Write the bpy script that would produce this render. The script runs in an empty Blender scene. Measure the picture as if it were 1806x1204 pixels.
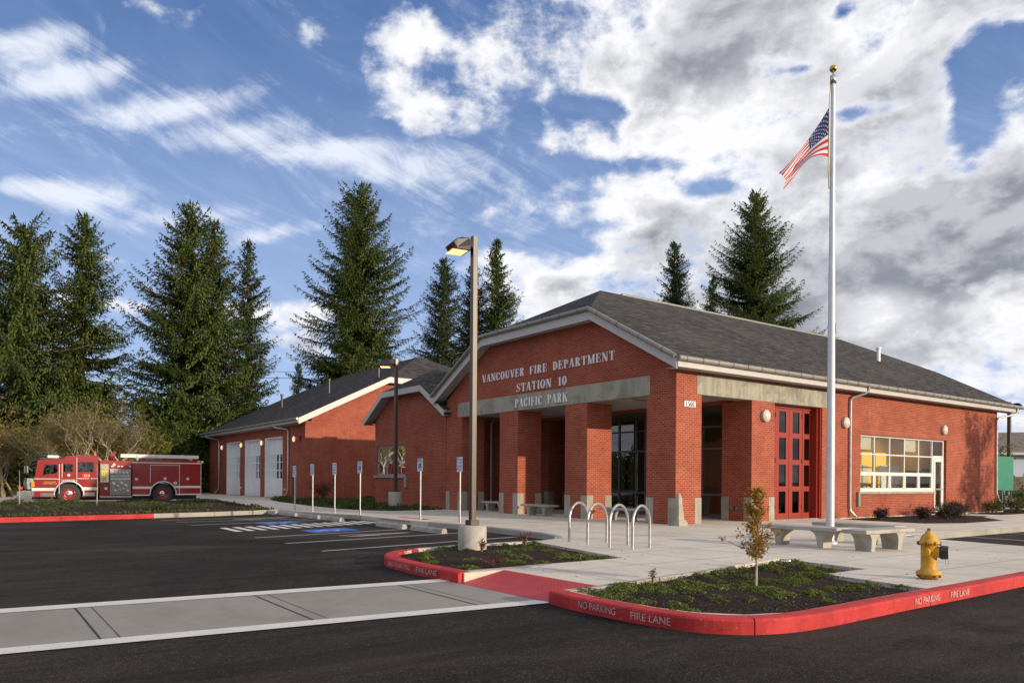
import bpy, bmesh, math, random
import numpy as np
from mathutils import Vector, Matrix
from mathutils.geometry import tessellate_polygon
random.seed(7)
SC = bpy.context.scene
COL = SC.collection
R = math.radians
PI = math.pi
# ------------------------------------------------------------------ camera
FWD = Vector((math.cos(R(53.9)), math.sin(R(53.9)), 0))
RGT = Vector((math.sin(R(53.9)), -math.cos(R(53.9)), 0))
cd = bpy.data.cameras.new('camera')
cam = bpy.data.objects.new('camera', cd)
COL.objects.link(cam)
cd.sensor_width = 36.0
cd.lens = 1347.0 / 1806.0 * 36.0
cd.shift_y = 0.1351
cd.clip_end = 6000
cam.matrix_world = (Matrix.Translation((0, 0, 1.33)) @ Matrix.Rotation(R(-36.1), 4, 'Z')
                    @ Matrix.Rotation(R(90), 4, 'X') @ Matrix.Rotation(math.atan(0.0067), 4, 'Z'))
SC.camera = cam
# ------------------------------------------------------------------ exposure
SC.view_settings.view_transform = 'Standard'
SC.view_settings.look = 'None'
SC.view_settings.exposure = 0.0
SC.view_settings.gamma = 1.0
# ------------------------------------------------------------------ sun
SUNV = Vector((0.38, -0.925, 0.205)).normalized()
sd = bpy.data.lights.new('sun', 'SUN')
sd.energy = 4.6
sd.angle = R(0.6)
sd.color = (1.0, 0.83, 0.62)
sun = bpy.data.objects.new('sun', sd)
COL.objects.link(sun)
sun.rotation_euler = SUNV.to_track_quat('Z', 'Y').to_euler()
sun.location = (10, -30, 40)


# ------------------------------------------------------------------ shader helpers
class G:
    """small helper that wires shader nodes"""
    def __init__(s, tree):
        s.t = tree; s.n = tree.nodes; s.l = tree.links

    def node(s, typ, **kw):
        nd = s.n.new(typ)
        for k, v in kw.items():
            if k == 'ins':
                for a, b in v.items():
                    if isinstance(b, bpy.types.NodeSocket): s.l.new(b, nd.inputs[a])
                    else: nd.inputs[a].default_value = b
            else: setattr(nd, k, v)
        return nd

    def m(s, op, a, b=0.0, c=0.0, clamp=False):
        nd = s.n.new('ShaderNodeMath'); nd.operation = op; nd.use_clamp = clamp
        for i, v in enumerate((a, b, c)):
            if isinstance(v, bpy.types.NodeSocket): s.l.new(v, nd.inputs[i])
            else: nd.inputs[i].default_value = v
        return nd.outputs[0]

    def add(s, a, b): return s.m('ADD', a, b)
    def sub(s, a, b): return s.m('SUBTRACT', a, b)
    def mul(s, a, b): return s.m('MULTIPLY', a, b)

    def ramp(s, x, a, b, c=0.0, d=1.0, smooth=True):
        nd = s.n.new('ShaderNodeMapRange')
        nd.interpolation_type = 'SMOOTHSTEP' if smooth else 'LINEAR'
        s.l.new(x, nd.inputs[0])
        for i, v in zip((1, 2, 3, 4), (a, b, c, d)): nd.inputs[i].default_value = v
        return nd.outputs[0]

    def mix(s, f, a, b, typ='MIX'):
        nd = s.n.new('ShaderNodeMix'); nd.data_type = 'RGBA'; nd.blend_type = typ
        for i, v in ((0, f), (6, a), (7, b)):
            if isinstance(v, bpy.types.NodeSocket): s.l.new(v, nd.inputs[i])
            else: nd.inputs[i].default_value = v if i == 0 else (tuple(v) + (1,))[:4]
        return nd.outputs[2]

    def noise(s, vec, scale, detail=4, rough=0.55, dist=0.0):
        nd = s.node('ShaderNodeTexNoise')
        if vec is not None: s.l.new(vec, nd.inputs['Vector'])
        nd.inputs['Scale'].default_value = scale; nd.inputs['Detail'].default_value = detail
        nd.inputs['Roughness'].default_value = rough; nd.inputs['Distortion'].default_value = dist
        return nd.outputs['Fac']

    def vmul(s, vec, xyz):
        nd = s.node('ShaderNodeVectorMath', operation='MULTIPLY')
        s.l.new(vec, nd.inputs[0]); nd.inputs[1].default_value = xyz
        return nd.outputs[0]


def newmat(name):
    m = bpy.data.materials.new(name); m.use_nodes = True
    g = G(m.node_tree); g.n.clear()
    out = g.node('ShaderNodeOutputMaterial')
    b = g.node('ShaderNodeBsdfPrincipled')
    g.l.new(b.outputs[0], out.inputs[0])
    g.b = b; g.out = out
    return m, g


def bump(g, h, strength=0.3, dist=0.01):
    bn = g.node('ShaderNodeBump'); bn.inputs['Strength'].default_value = strength
    bn.inputs['Distance'].default_value = dist
    g.l.new(h, bn.inputs['Height']); g.l.new(bn.outputs[0], g.b.inputs['Normal'])


def simple(name, col, rough=0.5, metal=0.0, var=0.12, scale=6.0, bmp=0.0, coat=0.0, emit=None, es=1.0, dirt=None):
    m, g = newmat(name)
    tc = g.node('ShaderNodeTexCoord').outputs['Object']
    n = g.noise(tc, scale, 5, 0.6)
    lo = tuple(c * (1 - var) for c in col); hi = tuple(min(1, c * (1 + var)) for c in col)
    c = g.mix(g.ramp(n, 0.3, 0.7), lo, hi)
    if dirt:
        n2 = g.noise(tc, scale * 0.35, 6, 0.65, 0.4)
        c = g.mix(g.ramp(n2, 0.52, 0.72, 0, 0.8), c, dirt)
    g.l.new(c, g.b.inputs['Base Color'])
    g.b.inputs['Roughness'].default_value = rough
    g.b.inputs['Metallic'].default_value = metal
    g.b.inputs['Coat Weight'].default_value = coat
    if emit:
        g.b.inputs['Emission Color'].default_value = tuple(emit) + (1,)
        g.b.inputs['Emission Strength'].default_value = es
    if bmp: bump(g, g.noise(tc, scale * 5, 4), bmp, 0.01)
    return m


def mat_brick(name, c1, c2, mortar, row=0.0677, width=0.203, soldier=False):
    m, g = newmat(name)
    uv = g.node('ShaderNodeTexCoord').outputs['UV']
    if soldier: width, row = 0.0677, 0.21
    br = g.node('ShaderNodeTexBrick')
    g.l.new(uv, br.inputs['Vector'])
    br.inputs['Color1'].default_value = c1 + (1,); br.inputs['Color2'].default_value = c2 + (1,)
    br.inputs['Mortar'].default_value = mortar + (1,)
    br.inputs['Scale'].default_value = 1.0; br.inputs['Mortar Size'].default_value = 0.0082
    br.inputs['Mortar Smooth'].default_value = 0.25; br.inputs['Bias'].default_value = -0.1
    br.inputs['Brick Width'].default_value = width; br.inputs['Row Height'].default_value = row
    if soldier: br.offset = 0.0
    n = g.noise(uv, 0.9, 6, 0.6)
    n2 = g.noise(uv, 14.0, 3, 0.6)
    c = g.mix(g.ramp(n, 0.40, 0.66, 0, 0.40), br.outputs[0], (0.17, 0.030, 0.016))
    n7 = g.noise(g.vmul(uv, (2.2, 0.35, 1)), 1.0, 6, 0.7)
    c = g.mix(g.ramp(n7, 0.56, 0.74, 0, 0.30), c, (0.40, 0.20, 0.14))
    c = g.mix(g.ramp(n2, 0.35, 0.75, 0, 0.28), c, (0.42, 0.13, 0.07))
    g.l.new(c, g.b.inputs['Base Color'])
    g.b.inputs['Roughness'].default_value = 0.85
    g.b.inputs['Specular IOR Level'].default_value = 0.25
    h = g.sub(g.mul(n2, 0.3), br.outputs['Fac'])
    bump(g, h, 0.35, 0.006)
    return m


M = {}
M['brick'] = mat_brick('brick', (0.355, 0.057, 0.026), (0.215, 0.029, 0.016), (0.38, 0.22, 0.145))
M['soldier'] = mat_brick('brick_soldier', (0.33, 0.07, 0.038), (0.28, 0.058, 0.03), (0.36, 0.2, 0.14), soldier=True)


def mat_concrete(name, col, stain, joints=None, streak=False, rough=0.85, sc=1.0, object_space=True):
    m, g = newmat(name)
    tcn = g.node('ShaderNodeTexCoord')
    tc = tcn.outputs['Object'] if object_space else tcn.outputs['UV']
    geo = g.node('ShaderNodeNewGeometry').outputs['Position']
    n1 = g.noise(geo, 0.5 * sc, 6, 0.7, 0.9); n2 = g.noise(geo, 5 * sc, 6, 0.7)
    n3 = g.noise(geo, 90 * sc, 2, 0.6)
    n9 = g.noise(geo, 2.3 * sc, 7, 0.78, 1.2)
    c = g.mix(g.ramp(n1, 0.40, 0.66, 0, 0.78), col, stain)
    c = g.mix(g.ramp(n2, 0.4, 0.75, 0, 0.45), c, tuple(x * 0.72 for x in col))
    c = g.mix(g.ramp(n9, 0.56, 0.70, 0, 0.38), c, tuple(x * 0.5 for x in stain))
    c = g.mix(g.ramp(n3, 0.35, 0.7, 0, 0.25), c, tuple(min(1, x * 1.25) for x in col))
    h = g.add(g.mul(n3, 0.5), n2)
    if streak:
        ns = g.noise(g.vmul(geo, (9, 9, 0.7)), 1.0, 4, 0.6)
        c = g.mix(g.ramp(ns, 0.45, 0.75, 0, 0.5), c, stain)
    if joints:
        jx, jy, ox, oy = joints
        sp = g.node('ShaderNodeSeparateXYZ'); g.l.new(geo, sp.inputs[0])
        js = []
        for o, p, of in ((0, jx, ox), (1, jy, oy)):
            f = g.m('FRACT', g.m('DIVIDE', g.add(sp.outputs[o], of), p))
            d = g.m('ABSOLUTE', g.sub(f, 0.5))
            js.append(g.ramp(d, 0.5 - 0.022 / p, 0.5 - 0.006 / p))
        j = g.m('MAXIMUM', js[0], js[1])
        # each slab a little different
        fl = g.node('ShaderNodeCombineXYZ')
        g.l.new(g.m('FLOOR', g.m('DIVIDE', g.add(sp.outputs[0], ox - jx / 2), jx)), fl.inputs[0])
        g.l.new(g.m('FLOOR', g.m('DIVIDE', g.add(sp.outputs[1], oy - jy / 2), jy)), fl.inputs[1])
        wn = g.node('ShaderNodeTexWhiteNoise'); g.l.new(fl.outputs[0], wn.inputs['Vector'])
        c = g.mix(g.mul(wn.outputs['Value'], 0.22), c, tuple(x * 0.7 for x in col))
        c = g.mix(g.mul(j, 0.75), c, tuple(x * 0.25 for x in col))
        h = g.sub(h, g.mul(j, 3.0))
    g.l.new(c, g.b.inputs['Base Color']); g.b.inputs['Roughness'].default_value = rough
    bump(g, h, 0.25, 0.004)
    return m


M['plaza'] = mat_concrete('plaza_concrete', (0.655, 0.585, 0.485), (0.47, 0.41, 0.335), joints=(1.52, 1.52, 0.35, 0.5))
M['walk'] = mat_concrete('crosswalk_concrete', (0.28, 0.25, 0.215), (0.21, 0.185, 0.155), rough=0.8)
M['conc'] = mat_concrete('cast_concrete', (0.37, 0.34, 0.27), (0.20, 0.185, 0.145), streak=True, sc=2.0)
M['beam'] = mat_concrete('beam_concrete', (0.36, 0.335, 0.265), (0.13, 0.125, 0.10), streak=True, sc=2.6)
M['base'] = mat_concrete('post_base_concrete', (0.42, 0.39, 0.34), (0.25, 0.23, 0.2), streak=True, sc=2.5)
M['bench'] = mat_concrete('bench_concrete', (0.40, 0.375, 0.325), (0.22, 0.205, 0.17), sc=3.0)
M['kerb'] = mat_concrete('kerb_concrete', (0.37, 0.345, 0.30), (0.25, 0.235, 0.20), sc=1.5)


def mat_asphalt():
    m, g = newmat('asphalt')
    geo = g.node('ShaderNodeNewGeometry').outputs['Position']
    n1 = g.noise(geo, 0.16, 6, 0.6, 0.6); n2 = g.noise(g.vmul(geo, (0.5, 2.2, 1)), 1.2, 5, 0.65)
    n3 = g.noise(geo, 70, 3, 0.7); n4 = g.noise(geo, 210, 2, 0.6)
    n5 = g.noise(geo, 9, 5, 0.7)
    c = g.mix(g.ramp(n1, 0.40, 0.60), (0.015, 0.0110, 0.0090), (0.050, 0.037, 0.030))
    c = g.mix(g.ramp(n2, 0.48, 0.66, 0, 0.6), c, (0.010, 0.011, 0.009))
    c = g.mix(g.ramp(n5, 0.45, 0.75, 0, 0.5), c, (0.062, 0.049, 0.040))
    c = g.mix(g.ramp(n3, 0.52, 0.72, 0, 0.75), c, (0.19, 0.165, 0.14))
    c = g.mix(g.ramp(n4, 0.50, 0.62, 0, 0.7), c, (0.01, 0.01, 0.01))
    # tyre tracks sweeping in from the street, drips in the bays, hairline cracks
    tw = g.noise(g.vmul(geo, (0.05, 1.35, 1)), 1.0, 3, 0.5, 0.8)
    c = g.mix(g.ramp(tw, 0.56, 0.68, 0, 0.50), c, (0.012, 0.010, 0.009))
    vo = g.node('ShaderNodeTexVoronoi'); vo.inputs['Scale'].default_value = 0.55; g.l.new(geo, vo.inputs['Vector'])
    dr = g.m('MULTIPLY', g.ramp(vo.outputs['Distance'], 0.22, 0.10), g.ramp(n5, 0.35, 0.6))
    c = g.mix(g.mul(dr, 0.65), c, (0.009, 0.008, 0.007))
    dv = g.node('ShaderNodeTexVoronoi', feature='DISTANCE_TO_EDGE'); dv.inputs['Scale'].default_value = 0.17
    wv = g.node('ShaderNodeVectorMath', operation='ADD'); g.l.new(geo, wv.inputs[0])
    nn = g.node('ShaderNodeTexNoise'); nn.inputs['Scale'].default_value = 1.4; nn.inputs['Detail'].default_value = 6; g.l.new(geo, nn.inputs['Vector'])
    sc_ = g.vmul(nn.outputs['Color'], (1.6, 1.6, 0)); g.l.new(sc_, wv.inputs[1]); g.l.new(wv.outputs[0], dv.inputs['Vector'])
    c = g.mix(g.mul(g.ramp(dv.outputs['Distance'], 0.004, 0.001), 0.6), c, (0.006, 0.005, 0.005))
    g.l.new(c, g.b.inputs['Base Color'])
    g.b.inputs['Specular IOR Level'].default_value = 0.12
    g.l.new(g.ramp(n2, 0.3, 0.7, 0.85, 0.98), g.b.inputs['Roughness'])
    bump(g, g.add(n3, g.mul(n4, 0.6)), 0.5, 0.006)
    return m


M['asphalt'] = mat_asphalt()


def mat_roof():
    m, g = newmat('asphalt_shingle')
    uv = g.node('ShaderNodeTexCoord').outputs['UV']
    br = g.node('ShaderNodeTexBrick'); g.l.new(uv, br.inputs['Vector'])
    br.inputs['Color1'].default_value = (0.034, 0.031, 0.030, 1); br.inputs['Color2'].default_value = (0.014, 0.013, 0.013, 1)
    br.inputs['Mortar'].default_value = (0.02, 0.02, 0.022, 1)
    br.inputs['Scale'].default_value = 1; br.inputs['Mortar Size'].default_value = 0.012; br.inputs['Mortar Smooth'].default_value = 0.6
    br.inputs['Brick Width'].default_value = 0.38; br.inputs['Row Height'].default_value = 0.145
    br.inputs['Bias'].default_value = 0.0
    n = g.noise(g.vmul(uv, (0.9, 5.5, 1)), 1.7, 5, 0.7, 0.5); n2 = g.noise(uv, 0.35, 5, 0.6); n3 = g.noise(uv, 60, 2)
    c = g.mix(g.ramp(n, 0.51, 0.58, 0, 0.95), br.outputs[0], (0.098, 0.088, 0.080))
    c = g.mix(g.ramp(n, 0.49, 0.40, 0, 0.75), c, (0.018, 0.018, 0.02))
    c = g.mix(g.ramp(n2, 0.4, 0.7, 0, 0.3), c, (0.10, 0.09, 0.085))
    c = g.mix(g.ramp(n3, 0.5, 0.7, 0, 0.35), c, (0.16, 0.15, 0.14))
    g.l.new(c, g.b.inputs['Base Color']); g.b.inputs['Roughness'].default_value = 0.93
    g.b.inputs['Specular IOR Level'].default_value = 0.2
    bump(g, g.add(g.mul(br.outputs['Fac'], -1.0), g.mul(n, 0.5)), 0.5, 0.01)
    return m


M['roof'] = mat_roof()
M['fascia'] = simple('fascia_paint', (0.47, 0.45, 0.43), 0.45, var=0.05)
M['gutter'] = simple('gutter_zinc', (0.27, 0.25, 0.215), 0.42, 0.3, var=0.10)
M['soffit'] = simple('soffit', (0.34, 0.33, 0.31), 0.6, var=0.08)
M['ceiling'] = simple('porch_ceiling', (0.50, 0.48, 0.44), 0.7, var=0.06)
M['pipe'] = simple('galvanised_pipe', (0.58, 0.59, 0.60), 0.35, 0.6, var=0.1)
M['steel'] = simple('galvanised_steel', (0.50, 0.50, 0.48), 0.33, 0.85, var=0.15, scale=14)
M['black'] = simple('black_plastic', (0.02, 0.02, 0.02), 0.5)
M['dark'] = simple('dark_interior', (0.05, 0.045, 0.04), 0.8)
M['white'] = simple('white_paint', (0.84, 0.85, 0.87), 0.45, var=0.04)
M['reddoor'] = simple('red_door_paint', (0.27, 0.024, 0.010), 0.38, var=0.08)
M['whiteframe'] = simple('white_aluminium', (0.66, 0.64, 0.62), 0.4, var=0.04)
M['greyframe'] = simple('grey_aluminium', (0.28, 0.30, 0.33), 0.4, 0.2)
M['darkframe'] = simple('dark_aluminium', (0.10, 0.11, 0.13), 0.4, 0.3)
M['letters'] = simple('brushed_letters', (0.80, 0.79, 0.80), 0.5, 0.0, var=0.05)
M['bronze'] = simple('bronze_paint', (0.075, 0.055, 0.04), 0.35, 0.15, var=0.1)
M['pole'] = simple('aluminium_pole', (0.60, 0.61, 0.62), 0.42, 0.35, var=0.06)
M['gold'] = simple('gold_ball', (0.55, 0.36, 0.10), 0.25, 1.0)
M['mustard'] = simple('mustard_wall', (0.80, 0.52, 0.07), 0.8, var=0.05)
M['cream'] = simple('cream_wall', (0.50, 0.44, 0.34), 0.8, var=0.05)
M['floor'] = simple('interior_floor', (0.16, 0.14, 0.12), 0.4)
M['rubber'] = simple('rubber', (0.035, 0.034, 0.033), 0.8, var=0.2, scale=8)
M['chrome'] = simple('chrome', (0.72, 0.70, 0.66), 0.16, 1.0, var=0.1, scale=5)
M['truckred'] = simple('fire_red', (0.27, 0.009, 0.009), 0.22, var=0.08, scale=1.5, coat=0.6)
M['stripe'] = simple('reflective_stripe', (0.72, 0.68, 0.62), 0.35, var=0.06)
M['panel'] = simple('pump_panel', (0.30, 0.29, 0.26), 0.3, 0.8, var=0.35, scale=9)
M['hose'] = simple('yellow_hose', (0.62, 0.44, 0.09), 0.7, var=0.3, scale=12)
M['amber'] = simple('amber_lens', (0.75, 0.28, 0.03), 0.2)
M['redlens'] = simple('red_lens', (0.65, 0.03, 0.02), 0.15)
M['greenbox'] = simple('green_paint', (0.022, 0.19, 0.11), 0.4, var=0.06, scale=2)
M['darkgreen'] = simple('dark_green_paint', (0.018, 0.11, 0.075), 0.5)
M['hydrant'] = simple('hydrant_yellow', (0.56, 0.29, 0.016), 0.48, var=0.20, scale=9, bmp=0.35, coat=0.1, dirt=(0.30, 0.13, 0.02))
M['rust'] = simple('rusty_iron', (0.16, 0.06, 0.03), 0.8, 0.3, var=0.35, scale=20)


def mat_kerbred():
    m, g = newmat('red_kerb_paint')
    geo = g.node('ShaderNodeNewGeometry').outputs['Position']
    n1 = g.noise(geo, 1.3, 6, 0.7, 0.6); n2 = g.noise(geo, 26, 5, 0.75); n3 = g.noise(g.vmul(geo, (3, 3, 34)), 1.0, 5, 0.7)
    n4 = g.noise(geo, 7, 6, 0.75, 0.5)
    c = g.mix(g.ramp(n1, 0.38, 0.64), (0.54, 0.045, 0.045), (0.38, 0.028, 0.028))
    c = g.mix(g.ramp(n4, 0.50, 0.70, 0, 0.55), c, (0.24, 0.025, 0.022))
    c = g.mix(g.ramp(n3, 0.60, 0.70, 0, 0.6), c, (0.09, 0.035, 0.03))
    c = g.mix(g.ramp(n2, 0.62, 0.69, 0, 0.75), c, (0.40, 0.24, 0.20))
    g.l.new(c, g.b.inputs['Base Color']); g.b.inputs['Roughness'].default_value = 0.72
    g.b.inputs['Specular IOR Level'].default_value = 0.25
    bump(g, g.add(n2, g.mul(n4, 2.0)), 0.35, 0.006)
    return m


M['kerbred'] = mat_kerbred()
M['matred'] = simple('red_tactile_mat', (0.46, 0.045, 0.045), 0.6, var=0.1, scale=4)
M['stencil'] = simple('stencil_paint', (0.50, 0.40, 0.37), 0.75, var=0.30, scale=24, dirt=(0.46, 0.12, 0.11))


def mat_lined(name, col, wear):
    m, g = newmat(name)
    geo = g.node('ShaderNodeNewGeometry').outputs['Position']
    n = g.noise(geo, 30, 5, 0.75); n2 = g.noise(geo, 3, 4, 0.6)
    c = g.mix(g.ramp(n2, 0.4, 0.7, 0, 0.35), col, tuple(x * 0.75 for x in col))
    g.l.new(g.mix(g.ramp(n, 0.56, 0.68, 0, wear), c, (0.07, 0.06, 0.055)), g.b.inputs['Base Color'])
    g.b.inputs['Roughness'].default_value = 0.75
    bump(g, n, 0.2, 0.003)
    return m


M['line'] = mat_lined('white_road_paint', (0.66, 0.63, 0.58), 0.55)
M['thinline'] = mat_lined('thin_road_paint', (0.50, 0.47, 0.43), 0.75)
M['blue'] = mat_lined('blue_road_paint', (0.04, 0.13, 0.52), 0.4)
M['signwhite'] = simple('sign_white', (0.70, 0.72, 0.74), 0.4)
M['signblue'] = simple('sign_blue', (0.02, 0.08, 0.50), 0.4)
M['signgreen'] = simple('sign_green', (0.20, 0.42, 0.36), 0.4)
M['fwhite'] = simple('flag_white', (0.72, 0.70, 0.70), 0.75, var=0.04)
M['fred'] = simple('flag_red', (0.52, 0.025, 0.035), 0.75, var=0.06)
M['fblue'] = simple('flag_blue', (0.02, 0.03, 0.17), 0.75, var=0.06)
M['globe'] = simple('glass_globe', (0.62, 0.50, 0.44), 0.2, emit=(1.0, 0.62, 0.42), es=0.18)
M['globelit'] = simple('lit_globe', (0.7, 0.6, 0.45), 0.2, emit=(1.0, 0.66, 0.28), es=1.1)
M['lamp'] = simple('lamp_lens', (0.8, 0.5, 0.3), 0.3, emit=(1.0, 0.50, 0.20), es=2.2)
M['roomlight'] = simple('room_light', (0.9, 0.85, 0.7), 0.5, emit=(1.0, 0.86, 0.62), es=5.0)
M['shadedbronze'] = simple('bronze_shaded', (0.022, 0.018, 0.016), 0.45)  # bronze darkened for the lamp heads, their shade put into the colour
M['bark'] = simple('bark', (0.13, 0.085, 0.055), 0.9, var=0.35, scale=5, bmp=0.5)
M['palebark'] = simple('pale_bark', (0.42, 0.36, 0.27), 0.9, var=0.3, scale=5)
M['twig'] = simple('twig_bark', (0.24, 0.17, 0.11), 0.9, var=0.3, scale=5)
M['siding'] = simple('white_siding', (0.62, 0.66, 0.72), 0.7, var=0.04)
M['creamsiding'] = simple('cream_siding', (0.66, 0.62, 0.54), 0.7, var=0.04)
M['wood'] = simple('weathered_fence', (0.13, 0.105, 0.08), 0.9, var=0.3, scale=3)
M['houseroof'] = simple('house_shingle', (0.17, 0.14, 0.115), 0.95, var=0.35, scale=3)
M['meter'] = simple('meter_grey', (0.10, 0.13, 0.13), 0.5)


def mat_glass(name, tint, refl=0.14, rough=0.0):
    m = bpy.data.materials.new(name); m.use_nodes = True
    g = G(m.node_tree); g.n.clear()
    out = g.node('ShaderNodeOutputMaterial')
    tr = g.node('ShaderNodeBsdfTransparent'); tr.inputs[0].default_value = tint + (1,)
    gl = g.node('ShaderNodeBsdfGlossy'); gl.inputs['Roughness'].default_value = rough
    gl.inputs[0].default_value = (0.95, 0.97, 1, 1)
    lw = g.node('ShaderNodeLayerWeight'); lw.inputs[0].default_value = 0.16
    f = g.ramp(lw.outputs['Fresnel'], 0.0, 1.0, refl, 1.0, smooth=False)
    mx = g.node('ShaderNodeMixShader'); g.l.new(f, mx.inputs[0]); g.l.new(tr.outputs[0], mx.inputs[1]); g.l.new(gl.outputs[0], mx.inputs[2])
    g.l.new(mx.outputs[0], out.inputs[0])
    return m


M['glass'] = mat_glass('window_glass', (0.88, 0.90, 0.86), 0.05)
M['darkglass'] = mat_glass('dark_glass', (0.45, 0.47, 0.42), 0.07)
M['dimglass'] = mat_glass('garage_glass', (0.35, 0.33, 0.30), 0.02)
M['truckglass'] = mat_glass('truck_glass', (0.10, 0.12, 0.11), 0.10)


def mat_leaf(name, cols, trans=0.25, rough=0.6):
    m = bpy.data.materials.new(name); m.use_nodes = True
    g = G(m.node_tree); g.n.clear()
    out = g.node('ShaderNodeOutputMaterial')
    geo = g.node('ShaderNodeNewGeometry')
    rp = g.node('ShaderNodeValToRGB'); g.l.new(geo.outputs['Random Per Island'], rp.inputs[0])
    el = rp.color_ramp.elements
    while len(el) < len(cols): el.new(0.5)
    for i, c in enumerate(cols):
        el[i].position = i / (len(cols) - 1); el[i].color = tuple(c) + (1,)
    n = g.noise(geo.outputs['Position'], 0.35, 3)
    c = g.mix(g.ramp(n, 0.35, 0.7, 0, 0.45), rp.outputs[0], tuple(x * 0.55 for x in cols[0]))
    d = g.node('ShaderNodeBsdfPrincipled'); g.l.new(c, d.inputs['Base Color']); d.inputs['Roughness'].default_value = rough
    d.inputs['Specular IOR Level'].default_value = 0.3
    t = g.node('ShaderNodeBsdfTranslucent'); g.l.new(c, t.inputs[0])
    mx = g.node('ShaderNodeMixShader'); mx.inputs[0].default_value = trans
    g.l.new(d.outputs[0], mx.inputs[1]); g.l.new(t.outputs[0], mx.inputs[2]); g.l.new(mx.outputs[0], out.inputs[0])
    return m


M['fir'] = mat_leaf('fir_needles', [(0.03, 0.058, 0.014), (0.065, 0.105, 0.02), (0.11, 0.15, 0.026), (0.17, 0.19, 0.04)], 0.35)
M['firblue'] = mat_leaf('fir_needles_cool', [(0.026, 0.052, 0.024), (0.05, 0.085, 0.034), (0.085, 0.12, 0.036), (0.13, 0.15, 0.04)], 0.35)
M['brush'] = mat_leaf('undergrowth', [(0.025, 0.04, 0.01), (0.08, 0.10, 0.016), (0.17, 0.19, 0.028), (0.17, 0.12, 0.03), (0.06, 0.09, 0.02)])
M['brown'] = mat_leaf('autumn_twigs', [(0.11, 0.085, 0.03), (0.19, 0.14, 0.045), (0.12, 0.13, 0.03), (0.26, 0.17, 0.06)])
M['cover'] = mat_leaf('ground_cover', [(0.03, 0.06, 0.012), (0.09, 0.14, 0.02), (0.24, 0.27, 0.045), (0.07, 0.10, 0.02), (0.16, 0.13, 0.03)])
M['weed'] = mat_leaf('bed_grass', [(0.03, 0.05, 0.015), (0.07, 0.09, 0.02), (0.11, 0.12, 0.03), (0.10, 0.06, 0.03)])
M['purple'] = mat_leaf('purple_leaves', [(0.02, 0.012, 0.014), (0.045, 0.02, 0.022), (0.03, 0.03, 0.015), (0.02, 0.04, 0.012)])
M['sapling'] = mat_leaf('autumn_leaves', [(0.28, 0.17, 0.02), (0.46, 0.15, 0.025), (0.20, 0.22, 0.03), (0.55, 0.30, 0.05)], 0.4)
M['redplant'] = mat_leaf('red_leaves', [(0.12, 0.025, 0.02), (0.22, 0.05, 0.03), (0.10, 0.05, 0.02)], 0.3)
M['litter'] = mat_leaf('fallen_leaves', [(0.20, 0.09, 0.03), (0.33, 0.19, 0.05), (0.10, 0.05, 0.02), (0.28, 0.12, 0.03)], 0.1)
M['chips'] = mat_leaf('bark_chips', [(0.02, 0.012, 0.009), (0.05, 0.03, 0.02), (0.10, 0.07, 0.05), (0.03, 0.02, 0.015)], 0.0)


def mat_mulch():
    m, g = newmat('mulch')
    geo = g.node('ShaderNodeNewGeometry').outputs['Position']
    n = g.noise(geo, 34, 5, 0.75); n2 = g.noise(geo, 2.5, 4)
    c = g.mix(g.ramp(n, 0.35, 0.7), (0.016, 0.010, 0.008), (0.075, 0.05, 0.036))
    c = g.mix(g.ramp(n2, 0.45, 0.7, 0, 0.4), c, (0.02, 0.014, 0.01))
    g.l.new(c, g.b.inputs['Base Color']); g.b.inputs['Roughness'].default_value = 0.95
    g.b.inputs['Specular IOR Level'].default_value = 0.15
    bump(g, n, 1.0, 0.03)
    return m


M['mulch'] = mat_mulch()
M['terrain'] = simple('rough_grass', (0.055, 0.062, 0.025), 0.95, var=0.4, scale=0.6)


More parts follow.
